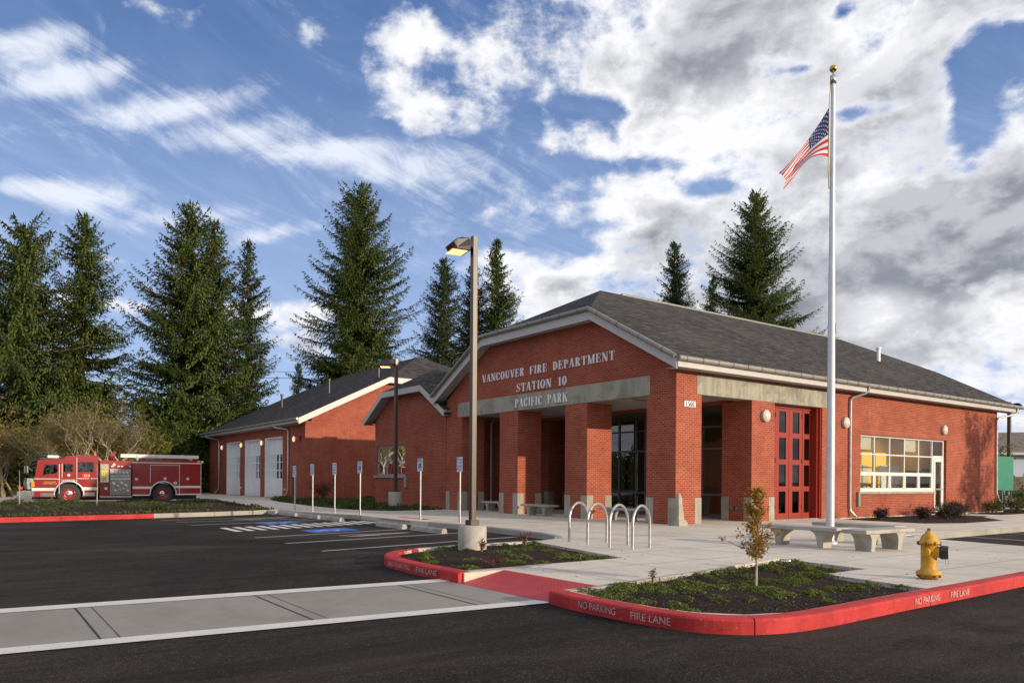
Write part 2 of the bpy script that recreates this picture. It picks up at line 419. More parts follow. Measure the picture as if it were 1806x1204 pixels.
# ------------------------------------------------------------------ mesh helpers
class MB:
    def __init__(s): s.v = []; s.f = []; s.mi = []; s.sm = []

    def face(s, pts, mi=0, smooth=False):
        k = len(s.v); s.v.extend([tuple(p) for p in pts]); s.f.append(tuple(range(k, k + len(pts)))); s.mi.append(mi); s.sm.append(smooth)
        return s

    def raw(s, vs, fs, mi=0, smooth=False):
        k = len(s.v); s.v.extend([tuple(p) for p in vs])
        for f in fs: s.f.append(tuple(i + k for i in f)); s.mi.append(mi); s.sm.append(smooth)
        return s

    def box(s, x0, x1, y0, y1, z0, z1, mi=0):
        vs = [(x, y, z) for z in (z0, z1) for y in (y0, y1) for x in (x0, x1)]
        return s.raw(vs, [(0, 2, 3, 1), (4, 5, 7, 6), (0, 1, 5, 4), (2, 6, 7, 3), (0, 4, 6, 2), (1, 3, 7, 5)], mi)

    def prism(s, pts, axis, a, b, mi=0):
        """2-D outline pts extruded along axis ('x': pts are (y,z); 'y': (x,z); 'z': (x,y)) from a to b"""
        def P(p, t): return {'x': (t, p[0], p[1]), 'y': (p[0], t, p[1]), 'z': (p[0], p[1], t)}[axis]
        n = len(pts); vs = [P(p, a) for p in pts] + [P(p, b) for p in pts]
        fs = [tuple(range(n)), tuple(range(2 * n - 1, n - 1, -1))] + [(i, i + n, (i + 1) % n + n, (i + 1) % n) for i in range(n)]
        return s.raw(vs, fs, mi)

    def holed(s, outer, holes, z0, z1, mi=0):
        """slab with holes seen from above: top sheet and all side walls"""
        loops = [outer] + holes
        tris = tessellate_polygon([[Vector((p[0], p[1], 0)) for p in l] for l in loops])
        flat = [p for l in loops for p in l]
        s.raw([(p[0], p[1], z1) for p in flat], tris, mi)
        for l in loops:
            n = len(l)
            for i in range(n):
                a, b = l[i], l[(i + 1) % n]
                s.face([(a[0], a[1], z0), (b[0], b[1], z0), (b[0], b[1], z1), (a[0], a[1], z1)], mi)
        return s

    def cyl(s, p0, p1, r0, r1=None, n=12, mi=0, caps=True, smooth=True):
        r1 = r0 if r1 is None else r1
        p0 = Vector(p0); p1 = Vector(p1); d = (p1 - p0).normalized()
        a = d.orthogonal().normalized(); b = d.cross(a)
        vs = []
        for p, r in ((p0, r0), (p1, r1)):
            for i in range(n):
                t = 2 * PI * i / n; vs.append(p + (a * math.cos(t) + b * math.sin(t)) * r)
        s.raw(vs, [(i, (i + 1) % n, (i + 1) % n + n, i + n) for i in range(n)], mi, smooth)
        if caps:
            s.raw(vs[:n], [tuple(range(n - 1, -1, -1))], mi); s.raw(vs[n:], [tuple(range(n))], mi)
        return s

    def tube(s, pts, r, n=8, mi=0, radii=None):
        pts = [Vector(p) for p in pts]; rings = []
        prev = None
        for i, p in enumerate(pts):
            d = (pts[min(i + 1, len(pts) - 1)] - pts[max(i - 1, 0)]).normalized()
            if prev is None: a = d.orthogonal().normalized()
            else: a = (prev - d * prev.dot(d)).normalized()
            prev = a; b = d.cross(a); rr = radii[i] if radii else r
            rings.append([p + (a * math.cos(2 * PI * k / n) + b * math.sin(2 * PI * k / n)) * rr for k in range(n)])
        vs = [q for rg in rings for q in rg]; fs = []
        for i in range(len(rings) - 1):
            for k in range(n): fs.append((i * n + k, i * n + (k + 1) % n, (i + 1) * n + (k + 1) % n, (i + 1) * n + k))
        s.raw(vs, fs, mi, True)
        s.raw(rings[0], [tuple(range(n - 1, -1, -1))], mi); s.raw(rings[-1], [tuple(range(n))], mi)
        return s

    def lathe(s, prof, cx=0, cy=0, cz=0, n=24, mi=0, axis='z'):
        vs = []
        for r, z in prof:
            for i in range(n):
                t = 2 * PI * i / n; a, b = r * math.cos(t), r * math.sin(t)
                vs.append({'z': (cx + a, cy + b, cz + z), 'x': (cx + z, cy + a, cz + b), 'y': (cx + a, cy + z, cz + b)}[axis])
        fs = []
        for k in range(len(prof) - 1):
            for i in range(n): fs.append((k * n + i, k * n + (i + 1) % n, (k + 1) * n + (i + 1) % n, (k + 1) * n + i))
        s.raw(vs, fs, mi, True)
        return s

    def build(s, name, mats, parent=None, local=False, bevel=0.0, seg=2, recalc=False):
        off = Vector((0, 0, 0))
        if parent is not None and not local:
            off = parent['_w'] if '_w' in parent else parent.location
            off = Vector(off)
        me = bpy.data.meshes.new(name)
        vv = [(v[0] - off[0], v[1] - off[1], v[2] - off[2]) for v in s.v]
        me.from_pydata(vv, [], s.f)
        if not isinstance(mats, (list, tuple)): mats = [mats]
        for m in mats: me.materials.append(M[m])
        me.polygons.foreach_set('material_index', s.mi)
        me.polygons.foreach_set('use_smooth', s.sm)
        uvl = me.uv_layers.new(name='UVMap')
        for p in me.polygons:
            nrm = p.normal
            if abs(nrm.z) > 0.97: h = Vector((1, 0, 0)); t = Vector((0, 1, 0))
            else:
                h = Vector((-nrm.y, nrm.x, 0)).normalized(); t = nrm.cross(h)
                if t.z < 0: t = -t
            for li in p.loop_indices:
                w = s.v[me.loops[li].vertex_index]; w = Vector(w)
                uvl.data[li].uv = (w.dot(h), w.dot(t))
        if recalc:
            bm = bmesh.new(); bm.from_mesh(me); bmesh.ops.remove_doubles(bm, verts=bm.verts, dist=1e-5)
            bmesh.ops.recalc_face_normals(bm, faces=bm.faces); bm.to_mesh(me); bm.free()
        o = bpy.data.objects.new(name, me); COL.objects.link(o)
        if parent is not None: o.parent = parent
        if bevel:
            bv = o.modifiers.new('bevel', 'BEVEL'); bv.width = bevel; bv.segments = seg; bv.limit_method = 'ANGLE'; bv.angle_limit = R(40)
        return o


def box(x0, x1, y0, y1, z0, z1): return MB().box(x0, x1, y0, y1, z0, z1)


def tag(o, label=None, cat=None, group=None, kind=None):
    if label: o['label'] = label
    if cat: o['category'] = cat
    if group: o['group'] = group
    if kind: o['kind'] = kind
    return o


def thing(name, label, cat, loc=(0, 0, 0), rotz=0, group=None):
    o = bpy.data.objects.new(name, None); COL.objects.link(o)
    o.location = loc; o.rotation_euler = (0, 0, rotz); o.empty_display_size = 0.2
    return tag(o, label, cat, group)


def struct(mb, name, mats, **kw):
    o = mb.build(name, mats, **kw)
    o['kind'] = 'structure'
    return o


def copy_tree(o, parent=None):
    c = o.copy(); COL.objects.link(c); c.parent = parent
    for ch in list(o.children): copy_tree(ch, c)
    return c


def text_faces(body, size, width=None):
    """2-D text outline triangles from the built-in font"""
    cu = bpy.data.curves.new('tmp', 'FONT'); cu.body = body; cu.size = size
    cu.align_x = 'CENTER'; cu.align_y = 'CENTER'
    ob = bpy.data.objects.new('tmp', cu); COL.objects.link(ob)
    dg = bpy.context.evaluated_depsgraph_get()
    me = bpy.data.meshes.new_from_object(ob.evaluated_get(dg))
    vs = [tuple(v.co) for v in me.vertices]; fs = [tuple(p.vertices) for p in me.polygons]
    bpy.data.objects.remove(ob); bpy.data.curves.remove(cu); bpy.data.meshes.remove(me)
    if width and vs:
        w = max(v[0] for v in vs) - min(v[0] for v in vs); k = width / w
        vs = [(v[0] * k, v[1], v[2]) for v in vs]
    return vs, fs


def put_text(mb, body, size, origin, right, up, width=None, mi=0):
    vs, fs = text_faces(body, size, width)
    o = Vector(origin); r = Vector(right); u = Vector(up)
    mb.raw([o + r * v[0] + u * v[1] for v in vs], fs, mi)


def leafmesh(name, P, U, V, mats, parent=None, kind=None):
    """many separate quads: centres P, half-vectors U and V (n x 3)"""
    P = np.asarray(P, float); U = np.asarray(U, float); V = np.asarray(V, float)
    n = len(P)
    vs = np.empty((n, 4, 3)); vs[:, 0] = P - U; vs[:, 1] = P - V * 1.0; vs[:, 2] = P + U; vs[:, 3] = P + V
    if parent is not None:
        vs -= np.array(parent['_w'] if '_w' in parent else parent.location)
    me = bpy.data.meshes.new(name)
    me.vertices.add(n * 4); me.vertices.foreach_set('co', vs.reshape(-1))
    me.loops.add(n * 4); me.loops.foreach_set('vertex_index', np.arange(n * 4, dtype=np.int32))
    me.polygons.add(n); me.polygons.foreach_set('loop_start', np.arange(0, n * 4, 4, dtype=np.int32))
    me.polygons.foreach_set('loop_total', np.full(n, 4, dtype=np.int32))
    me.materials.append(M[mats]); me.update(calc_edges=True)
    o = bpy.data.objects.new(name, me); COL.objects.link(o)
    if parent is not None: o.parent = parent
    if kind: o['kind'] = kind
    return o


def rnd_unit(rng, n):
    v = rng.normal(size=(n, 3)); return v / np.linalg.norm(v, axis=1)[:, None]
# ------------------------------------------------------------------ world: Nishita sky with procedural clouds
def sky():
    w = bpy.data.worlds.new('World'); SC.world = w; w.use_nodes = True
    g = G(w.node_tree); g.n.clear()
    out = g.node('ShaderNodeOutputWorld'); bg = g.node('ShaderNodeBackground')
    g.l.new(bg.outputs[0], out.inputs[0])
    st = g.node('ShaderNodeTexSky'); st.sky_type = 'NISHITA'; st.sun_disc = False
    st.sun_elevation = math.asin(SUNV.z); st.sun_rotation = math.atan2(SUNV.x, SUNV.y)
    st.air_density = 1.0; st.dust_density = 0.3; st.ozone_density = 2.5
    D = g.node('ShaderNodeTexCoord').outputs['Generated']
    sp = g.node('ShaderNodeSeparateXYZ'); g.l.new(D, sp.inputs[0])
    X, Y, Z = sp.outputs
    fz = g.add(g.mul(X, FWD.x), g.mul(Y, FWD.y)); rx = g.add(g.mul(X, RGT.x), g.mul(Y, RGT.y))
    az = g.m('ARCTAN2', rx, fz)
    el = g.m('ARCSINE', Z)

    def spot(px, py):
        a = math.atan((px - 903) / 1347.0); e = math.atan((846 - py) / 1347.0 * math.cos(a)); return a, e

    def blob(px, py, sx, sy, amp, rot=0.0):
        a, e = spot(px, py); sx /= 1347.0; sy /= 1347.0
        c, s_ = math.cos(rot), math.sin(rot)
        da = g.sub(az, a); de = g.sub(el, e)
        u = g.m('DIVIDE', g.sub(g.mul(da, c), g.mul(de, s_)), sx); v = g.m('DIVIDE', g.add(g.mul(da, s_), g.mul(de, c)), sy)
        q = g.add(g.mul(u, u), g.mul(v, v))
        return g.mul(g.m('EXPONENT', g.mul(q, -1.0)), amp)
    # cloud plane coordinates: flatter towards the horizon
    zz = g.m('MAXIMUM', g.add(Z, 0.18), 0.05)
    cv = g.node('ShaderNodeCombineXYZ')
    g.l.new(g.m('DIVIDE', rx, zz), cv.inputs[0]); g.l.new(g.m('DIVIDE', fz, zz), cv.inputs[1]); g.l.new(g.mul(Z, 3.0), cv.inputs[2])
    cv2 = g.node('ShaderNodeCombineXYZ')
    g.l.new(az, cv2.inputs[0]); g.l.new(g.mul(el, 1.5), cv2.inputs[1])

    def fbm(vec, off, sc, det=9, rough=0.56, dist=0.25):
        ad = g.node('ShaderNodeVectorMath', operation='ADD'); g.l.new(vec, ad.inputs[0]); ad.inputs[1].default_value = off
        return g.noise(ad.outputs[0], sc, det, rough, dist)
    # coverage of the cumulus layer, heavier to the right
    cov = g.ramp(az, -0.24, 0.26, -0.40, 0.20)
    cov = g.add(cov, g.ramp(az, -0.66, -1.1, 0.0, 0.50))  # unseen cloud bank added left of the view to fill shaded walls
    bl = [blob(690, 180, 90, 62, 0.36), blob(790, 210, 60, 40, 0.26), blob(740, 50, 120, 55, 0.30), blob(535, 60, 34, 28, 0.50), blob(560, 180, 18, 16, 0.34), blob(250, 12, 55, 24, 0.42),
          blob(520, 548, 130, 30, 0.50), blob(540, 612, 60, 24, 0.45), blob(240, 545, 170, 16, 0.42), blob(200, 462, 40, 10, 0.42),
          blob(880, 450, 70, 20, 0.28), blob(960, 560, 90, 60, 0.28), blob(980, 500, 50, 16, 0.28), blob(1540, 570, 120, 70, 0.30), blob(840, 380, 60, 24, 0.26), blob(900, 340, 90, 24, 0.16),
          blob(1750, 85, 55, 36, -0.62), blob(1712, 170, 30, 75, -0.62), blob(1800, 120, 40, 50, -0.20), blob(1020, 190, 70, 22, -0.52), blob(1078, 200, 30, 26, -0.35), blob(1495, 196, 30, 14, -0.46),
          blob(1240, 328, 60, 18, -0.46), blob(1060, 292, 110, 12, -0.34), blob(900, 215, 50, 40, -0.25), blob(985, 425, 120, 34, -0.32), blob(1480, 15, 14, 12, -0.3), blob(1090, 395, 60, 12, -0.22), blob(1410, 118, 30, 8, -0.28), blob(1565, 185, 26, 10, -0.3),
          blob(850, 90, 70, 50, 0.12), blob(1300, 60, 330, 90, 0.16), blob(1600, 400, 260, 120, 0.18), blob(1150, 240, 90, 40, 0.10)]
    for b in bl: cov = g.add(cov, b)
    n1 = fbm(cv.outputs[0], (3.1, 1.7, 0.4), 1.15)
    n2 = fbm(cv2.outputs[0], (5.3, 2.2, 0), 6.0, 9, 0.58, 0.25)
    n4 = fbm(cv2.outputs[0], (8.8, 4.1, 0), 20.0, 8, 0.62, 0.15)
    n3 = fbm(cv2.outputs[0], (1.2, 7.7, 0), 2.8, 6, 0.55, 0.3)
    dens = g.add(g.add(g.add(g.mul(n1, 0.75), g.mul(n2, 1.55)), g.mul(n4, 0.85)), -1.525)
    dens = g.add(dens, cov)
    mask = g.ramp(dens, -0.08, 0.30)
    # wispy high cloud in long falling streaks, mostly to the left
    th = -0.36
    wu = g.sub(g.mul(az, math.cos(th)), g.mul(el, -math.sin(th) * -1.0)); wv = g.add(g.mul(az, math.sin(th) * -1.0), g.mul(el, math.cos(th)))
    cw_ = g.node('ShaderNodeCombineXYZ'); g.l.new(g.mul(wu, 3.2), cw_.inputs[0]); g.l.new(g.mul(wv, 12.0), cw_.inputs[1])
    nw = fbm(cw_.outputs[0], (2.7, 9.1, 0), 1.5, 10, 0.66, 0.9)
    nw2 = fbm(cv2.outputs[0], (4.4, 6.6, 0), 15.0, 8, 0.68, 0.8)
    wb = [blob(40, 85, 110, 22, 0.52, -0.42), blob(130, 135, 100, 18, 0.47, -0.38), blob(300, 195, 150, 22, 0.52, -0.32), blob(430, 238, 130, 24, 0.48, -0.25), blob(560, 268, 110, 20, 0.52, -0.18), blob(680, 290, 120, 28, 0.34, -0.1), blob(790, 310, 130, 44, 0.34, -0.1),
          blob(60, 338, 110, 16, 0.55, -0.14), blob(150, 360, 70, 16, 0.42, -0.2), blob(300, 390, 180, 22, 0.26, -0.2), blob(470, 418, 110, 14, 0.42, -0.25), blob(90, 165, 120, 14, 0.2, -0.3),
          blob(900, 420, 120, 60, 0.22, -0.2), blob(930, 470, 120, 20, 0.3, -0.15), blob(760, 400, 120, 30, 0.16, -0.2)]
    wc = g.ramp(az, -0.66, -0.2, 0.03, 0.0)
    for b in wb: wc = g.add(wc, b)
    wd = g.add(g.add(g.mul(nw, 0.95), g.mul(nw2, 0.75)), -0.97); wd = g.add(wd, wc)
    wmask = g.mul(g.ramp(wd, -0.02, 0.52), 0.93)
    # shading: same density a little higher up and towards the sun
    n2b = g.n.new('ShaderNodeVectorMath'); n2b.operation = 'ADD'; g.l.new(cv2.outputs[0], n2b.inputs[0]); n2b.inputs[1].default_value = (0.014, 0.034, 0)
    n2s = fbm(n2b.outputs[0], (5.3, 2.2, 0), 6.0, 7, 0.58, 0.25)
    lit = g.ramp(g.add(g.sub(n2, n2s), g.mul(g.sub(n4, 0.5), 0.24)), -0.08, 0.10)
    thick = g.mul(g.ramp(g.add(dens, g.mul(g.sub(n3, 0.5), 1.3)), 0.10, 0.62), g.ramp(az, -0.30, 0.12, 0.30, 1.0))
    low = blob(1620, 450, 240, 90, 0.50); low = g.add(low, g.add(blob(540, 612, 70, 22, 0.75), blob(1580, 640, 160, 34, 0.35)))
    low = g.add(low, g.add(blob(940, 70, 120, 80, 0.22), blob(1110, 150, 130, 50, 0.25))); low = g.add(low, g.add(blob(1740, 370, 90, 60, 0.3), blob(1180, 420, 90, 40, 0.25)))
    low = g.sub(low, g.add(blob(1545, 545, 80, 46, 0.95), g.add(blob(1330, 240, 150, 60, 0.5), blob(1760, 540, 60, 40, 0.6)))); low = g.sub(low, g.add(blob(1600, 60, 110, 50, 0.4), blob(1180, 200, 60, 50, 0.3)))
    grey = g.m('ADD', g.mul(thick, 0.92), low, clamp=True)
    grey = g.m('SUBTRACT', grey, g.mul(lit, 0.42), clamp=True)
    cloud = g.mix(grey, (0.86, 0.86, 0.885), (0.25, 0.265, 0.315))
    cloud = g.mix(g.mul(g.ramp(mask, 0.15, 0.8, 1, 0), 0.35), cloud, (0.60, 0.68, 0.88))
    # sky base
    nish = g.node('ShaderNodeVectorMath', operation='SCALE'); g.l.new(st.outputs[0], nish.inputs[0]); nish.inputs['Scale'].default_value = 1.0
    grad = g.mix(g.ramp(el, 0.0, 0.62), (0.40, 0.54, 0.84), (0.066, 0.148, 0.375))
    sc2 = g.node('ShaderNodeVectorMath', operation='SCALE'); g.l.new(grad, sc2.inputs[0]); sc2.inputs['Scale'].default_value = 1.0 / 0.10
    base = g.mix(0.8, nish.outputs[0], sc2.outputs[0])
    sc3 = g.node('ShaderNodeVectorMath', operation='SCALE'); g.l.new(cloud, sc3.inputs[0]); sc3.inputs['Scale'].default_value = 1.0 / 0.10
    veil = g.mul(g.ramp(nw, 0.35, 0.75, 0.05, 0.45), g.ramp(el, 0.52, 0.30, 0.25, 1.0))
    base = g.mix(veil, base, (4.2, 5.3, 8.2))
    base = g.mix(wmask, base, (7.6, 8.0, 9.0))
    fin = g.mix(mask, base, sc3.outputs[0])
    # below the horizon: dull ground bounce
    fin = g.mix(g.ramp(Z, -0.02, -0.06), fin, (0.9, 0.85, 0.8))
    g.l.new(fin, bg.inputs[0]); bg.inputs[1].default_value = 0.115
    w.cycles.sampling_method = 'MANUAL'; w.cycles.sample_map_resolution = 1024


sky()
# ------------------------------------------------------------------ setting: ground, paving, beds
def circ(cx, cy, r, n, a0=0, a1=360): return [(cx + r * math.cos(R(a0 + (a1 - a0) * i / n)), cy + r * math.sin(R(a0 + (a1 - a0) * i / n))) for i in range(n + 1)]


struct(MB().face([(-1500, -1500, -.24), (1500, -1500, -.24), (1500, 1500, -.24), (-1500, 1500, -.24)]), 'ground', 'terrain')
# asphalt of the street and car park (one sheet)
struct(MB().face([(-140, -90, -.15), (120, -90, -.15), (120, 32.6, -.15), (-140, 32.6, -.15)]), 'asphalt', 'asphalt')
# concrete drive behind the planting bed, up to the garage apron
struct(MB().face([(-90, 44, -.12), (13.2, 44, -.12), (13.2, 74, -.12), (-90, 74, -.12)]), 'concrete_drive', 'plaza')

BED1 = [(6.07, 9.45), (9.33, 9.54), (10.16, 13.08), (8.2, 13.02), (7.1, 12.78), (6.55, 12.45), (6.2, 11.9), (6.04, 11.2)]
BED2 = [(6.0, 7.02), (5.94, 6.2), (5.98, 5.6), (6.1, 5.15), (6.4, 4.8), (6.9, 4.62), (7.8, 4.64), (8.9, 4.68), (9.9, 4.70),
        (10.22, 6.28), (11.35, 6.28), (11.55, 7.94), (10.4, 7.75), (9.26, 7.6), (8.1, 7.42), (7.06, 7.24)]
BEDR = [(25.6, 12.2), (27.07, 11.6), (30.5, 11.75), (32.6, 13.3), (33.9, 13.6), (33.9, 15.7), (26.2, 15.7), (25.6, 14.2)]
BEDR2 = [(35.6, 13.8), (44.5, 14.0), (44.5, 20.5), (40.6, 20.5), (40.6, 15.7), (35.4, 15.7)]
BEDG = [(16.9, 48.9), (15.8, 47.2), (14.9, 42.9), (14.1, 36.5), (13.8, 31.8), (14.1, 29.9), (14.8, 28.9), (17.5, 28.9), (17.6, 36.7), (22.8, 36.7), (22.8, 46.2), (17.6, 46.2), (17.6, 48.9)]
OUT = [(5.83, 7.14), (5.75, 6.4), (5.78, 5.7), (5.86, 5.2), (6.02, 4.85), (6.3, 4.6), (6.65, 4.47), (7.1, 4.43), (7.8, 4.47), (8.9, 4.51), (10.7, 4.54), (13, 4.6), (18.2, 4.8),
       (18.35, 6.7), (18.68, 8.3), (18.95, 9.45), (19.5, 9.8), (23.7, 9.9), (46, 9.9), (46, 24), (52, 24), (52, 30), (30, 30), (30, 74), (12.9, 74), (12.9, 48), (12.3, 45.2), (11.3, 38), (11.05, 32.2),
       (11.12, 31.0), (11.2, 30.0), (11.5, 28.2), (11.85, 26.6), (12.0, 25.8), (11.9, 24.2), (11.9, 21.9), (12.02, 20.7), (12.22, 18.4), (12.1, 16.3), (11.95, 15.0), (11.6, 14.1), (11.0, 13.45), (10.35, 13.22),
       (8.15, 13.12), (7.05, 12.88), (6.48, 12.54), (6.1, 11.95), (5.93, 11.25), (5.88, 10.2), (5.88, 9.2), (6.57, 9.2), (6.57, 7.14)]
struct(MB().holed(OUT, [BED1, BED2, BEDR, BEDR2, BEDG], -.26, 0.0), 'plaza_paving', 'plaza')


def inside(x, y, poly):
    c = False; n = len(poly)
    for i in range(n):
        x1, y1 = poly[i]; x2, y2 = poly[(i + 1) % n]
        if (y1 > y) != (y2 > y) and x < (x2 - x1) * (y - y1) / (y2 - y1) + x1: c = not c
    return c


def edge_dist(x, y, poly):
    d = 1e9; n = len(poly)
    for i in range(n):
        a = Vector(poly[i]); b = Vector(poly[(i + 1) % n]); p = Vector((x, y)); ab = b - a
        t = max(0, min(1, (p - a).dot(ab) / max(ab.length_squared, 1e-9))); d = min(d, (p - a - ab * t).length)
    return d


def bed(name, poly, z0, step, rise, seed, matl='mulch', jit=0.02):
    """rough soil sheet filling a polygon, mounded a little away from its edges"""
    from mathutils.geometry import delaunay_2d_cdt
    rng = random.Random(seed); pts = [Vector(p) for p in poly]; n = len(pts)
    xs = [p[0] for p in poly]; ys = [p[1] for p in poly]
    x = min(xs)
    while x < max(xs):
        y = min(ys)
        while y < max(ys):
            a = x + rng.uniform(-.3, .3) * step; b = y + rng.uniform(-.3, .3) * step
            if inside(a, b, poly) and edge_dist(a, b, poly) > step * .5: pts.append(Vector((a, b)))
            y += step
        x += step
    r = delaunay_2d_cdt(pts, [], [list(range(n))], 1, 1e-6)
    hs = []
    for v in r[0]:
        d = edge_dist(v.x, v.y, poly); hs.append(z0 + rise * min(1, d / 1.0) + rng.uniform(0, jit) * min(1, d / step))
    return struct(MB().raw([(v.x, v.y, h) for v, h in zip(r[0], hs)], r[2], 0, True), name, matl)


bed('planting_bed', BED1, -.05, .12, .05, 1)
bed('planting_bed', BED2, -.06, .12, .05, 2)
bed('planting_bed', BEDR, -.03, .3, .03, 3)
bed('planting_bed', BEDR2, -.03, .4, .03, 4)
bed('planting_bed', BEDG, -.03, .5, .05, 5)
# long bed between car park and drive
BEDL = [(-12, 28.6), (1.2, 29.85), (3.3, 30.15), (5.7, 30.55), (7.8, 31.0), (9.6, 31.6), (11.0, 32.3), (11.25, 38), (12.2, 45.2), (12.2, 46.0),
        (-1.5, 47.2), (-14, 52.0)]
# far edge at constant distance in front of the fire engine's lane
FAR_L = [(2.2, 43.7), (-14, 55.5)]
BEDL = [(-12, 28.6), (1.2, 29.85), (3.3, 30.15), (5.7, 30.55), (7.8, 31.0), (9.6, 31.6), (11.0, 32.3), (11.25, 37.5), (12.15, 45.1), (-14, 45.2)]
bed('planting_bed', BEDL, -.02, .5, .12, 6)
# concrete shelf between bed and apron


def offset_pt(path, i, d):
    p = Vector(path[i]); a = Vector(path[max(i - 1, 0)]); b = Vector(path[min(i + 1, len(path) - 1)])
    t = (b - a).normalized(); nrm = Vector((t.y, -t.x)); return p + nrm * d


def dens(path, step=.25):
    out = []
    for i in range(len(path) - 1):
        a = Vector(path[i]); b = Vector(path[i + 1]); m = max(1, int((b - a).length / step))
        for j in range(m): out.append(tuple(a.lerp(b, j / m)))
    out.append(tuple(path[-1])); return out


def smooth(path):
    if len(path) < 6: return path
    for _ in range(2):
        q = [path[0]]
        for i in range(len(path) - 1):
            a, b = Vector(path[i]), Vector(path[i + 1]); q += [tuple(a.lerp(b, .25)), tuple(a.lerp(b, .75))]
        path = q + [path[-1]]
    return path


def kerb(name, path, w, z0, z1, matl, slope=0.012):
    """kerb along a path; the outer face is on the right-hand side of travel"""
    mb = MB(); n = len(path)
    path = smooth(path)
    n = len(path)
    prof = [(0, z0), (0, z1 - .03), (slope, z1 - .008), (slope + .03, z1), (w - .01, z1), (w, z1 - .01), (w, z0)]
    if n > 60 or True:
        path = dens(path, .12); n = len(path)
    rings = []
    for i in range(n):
        rings.append([(offset_pt(path, i, -d)[0], offset_pt(path, i, -d)[1], z) for d, z in prof])
    k = len(prof); vs = [p for r_ in rings for p in r_]
    J = 25      # a construction joint about every three metres
    fs = []
    for i in range(n - 1):
        if i % J == J - 1 and i < n - 3:
            # pull the two faces of the joint together, leaving a thin open gap
            for j in range(k):
                a, b = Vector(vs[i * k + j]), Vector(vs[(i + 1) * k + j]); m_ = (a + b) / 2; d_ = (b - a).normalized() * .007
                vs[i * k + j] = tuple(m_ - d_); vs[(i + 1) * k + j] = tuple(m_ + d_)
            fs += [tuple(range((i + 1) * k - 1, i * k - 1, -1)), tuple(range((i + 1) * k, (i + 2) * k))]
            continue
        fs += [(i * k + j, i * k + j + 1, (i + 1) * k + j + 1, (i + 1) * k + j) for j in range(k - 1)]
    fs += [tuple(range(k)), tuple(range(n * k - 1, n * k - k - 1, -1))]
    mb.raw(vs, fs)
    return struct(mb, name, matl, recalc=True)


# red kerb of the front island (travel so that the street is on the right)
K2 = [(5.76, 7.14), (5.70, 6.55), (5.70, 5.9), (5.74, 5.4), (5.84, 5.02), (6.03, 4.72), (6.32, 4.52), (6.68, 4.42), (7.1, 4.39), (7.8, 4.41), (8.9, 4.45), (10.7, 4.48), (13, 4.55), (18.2, 4.75)]
kerb('red_kerb', K2, .21, -.2, .008, 'kerbred')
K1 = [(8.2, 13.24), (7.03, 12.98), (6.42, 12.62), (6.02, 12.0), (5.84, 11.27), (5.79, 10.2), (5.80, 9.24)]
KK = [(10.35, 13.32), (9.2, 13.30), (8.2, 13.24), (7.12, 13.0)]
kerb('red_kerb', [(7.03, 12.98), (6.68, 12.83), (6.42, 12.62), (6.18, 12.33), (6.02, 12.0), (5.90, 11.65), (5.84, 11.27), (5.80, 10.7), (5.79, 10.2), (5.80, 9.24)], .24, -.2, .008, 'kerbred')
kerb('kerb', KK, .15, -.2, .007, 'kerb')
kerb('kerb', [(6.0, 9.22), (6.9, 9.22), (7.6, 9.30)], .17, -.2, .012, 'kerb')
kerb('kerb', [(9.6, 7.66), (8.1, 7.44), (7.06, 7.27), (6.3, 7.14), (5.97, 7.12)], .13, -.2, .006, 'kerb')
# plaza kerb facing the car park
KP = [(11.05, 32.2), (11.1, 31.0), (11.18, 30.0), (11.48, 28.2), (11.83, 26.6), (11.98, 25.8)]
kerb('kerb', dens(KP, .6), .16, -.2, .006, 'kerb')
kerb('kerb', dens([(12.0, 20.9), (12.2, 18.4), (12.08, 16.3), (11.93, 15.0), (11.6, 14.1), (11.05, 13.45)], .5), .16, -.2, .006, 'kerb')
# bed kerb along the car park's far side: red, then plain
kerb('kerb', [(5.83, 30.42), (7.8, 30.86), (9.6, 31.48), (11.0, 32.15)][::-1], .18, -.2, .012, 'kerb')
kerb('red_kerb', [(-12, 28.45), (1.2, 29.7), (3.3, 29.98), (5.85, 30.42)][::-1], .18, -.2, .012, 'kerbred')
kerb('kerb', [(12.25, 45.2), (-14, 45.3)][::-1], .12, -.2, .03, 'kerb')
# right-hand lot kerb
kerb('kerb', dens([(46, 9.84), (23.7, 9.84), (19.9, 9.76), (19.2, 9.6), (18.85, 9.4)], 2), .16, -.2, .006, 'kerb')
# dropped kerb with the red tactile mat at the crosswalk
rm = MB()
rm.face([(5.80, 9.2, -.142), (5.80, 7.13, -.142), (6.575, 7.13, .002), (6.575, 9.2, .002)])
rm.face([(5.80, 7.131, -.142), (6.575, 7.131, .002), (6.575, 7.131, -.2), (5.80, 7.131, -.2)])
struct(rm, 'ramp', 'matred')
dm = MB()
for i in range(9):
    for j in range(26):
        u = (i + .5) / 9; v = (j + .5) / 26
        x = 6.05 + u * .50; y = 7.45 + v * 1.7
        if y < 7.25 + (x - 5.8) * .45: continue
        z = -.142 + (x - 5.80) / .76 * .146
        dm.cyl((x, y, z), (x, y, z + .006), .012, .008, 6, smooth=False)
tag(dm.build('tactile_mat', 'matred'), 'red tactile paving of raised dots on the ramp at the crosswalk', 'tactile paving')
struct(MB().face([(11.85, 24.2, -.02), (11.85, 21.9, -.02), (12.75, 22.1, .006), (12.75, 24.1, .006)]), 'ramp', 'matred')


# crosswalk and painted markings
def strip(mb, a, b, w, z, mi=0):
    a = Vector(a); b = Vector(b); t = (b - a).normalized(); nn = Vector((-t.y, t.x)) * w / 2
    mb.face([(a.x - nn.x, a.y - nn.y, z), (b.x - nn.x, b.y - nn.y, z), (b.x + nn.x, b.y + nn.y, z), (a.x + nn.x, a.y + nn.y, z)], mi)


def quad(mb, pts, z): mb.face([(p[0], p[1], z) for p in pts])


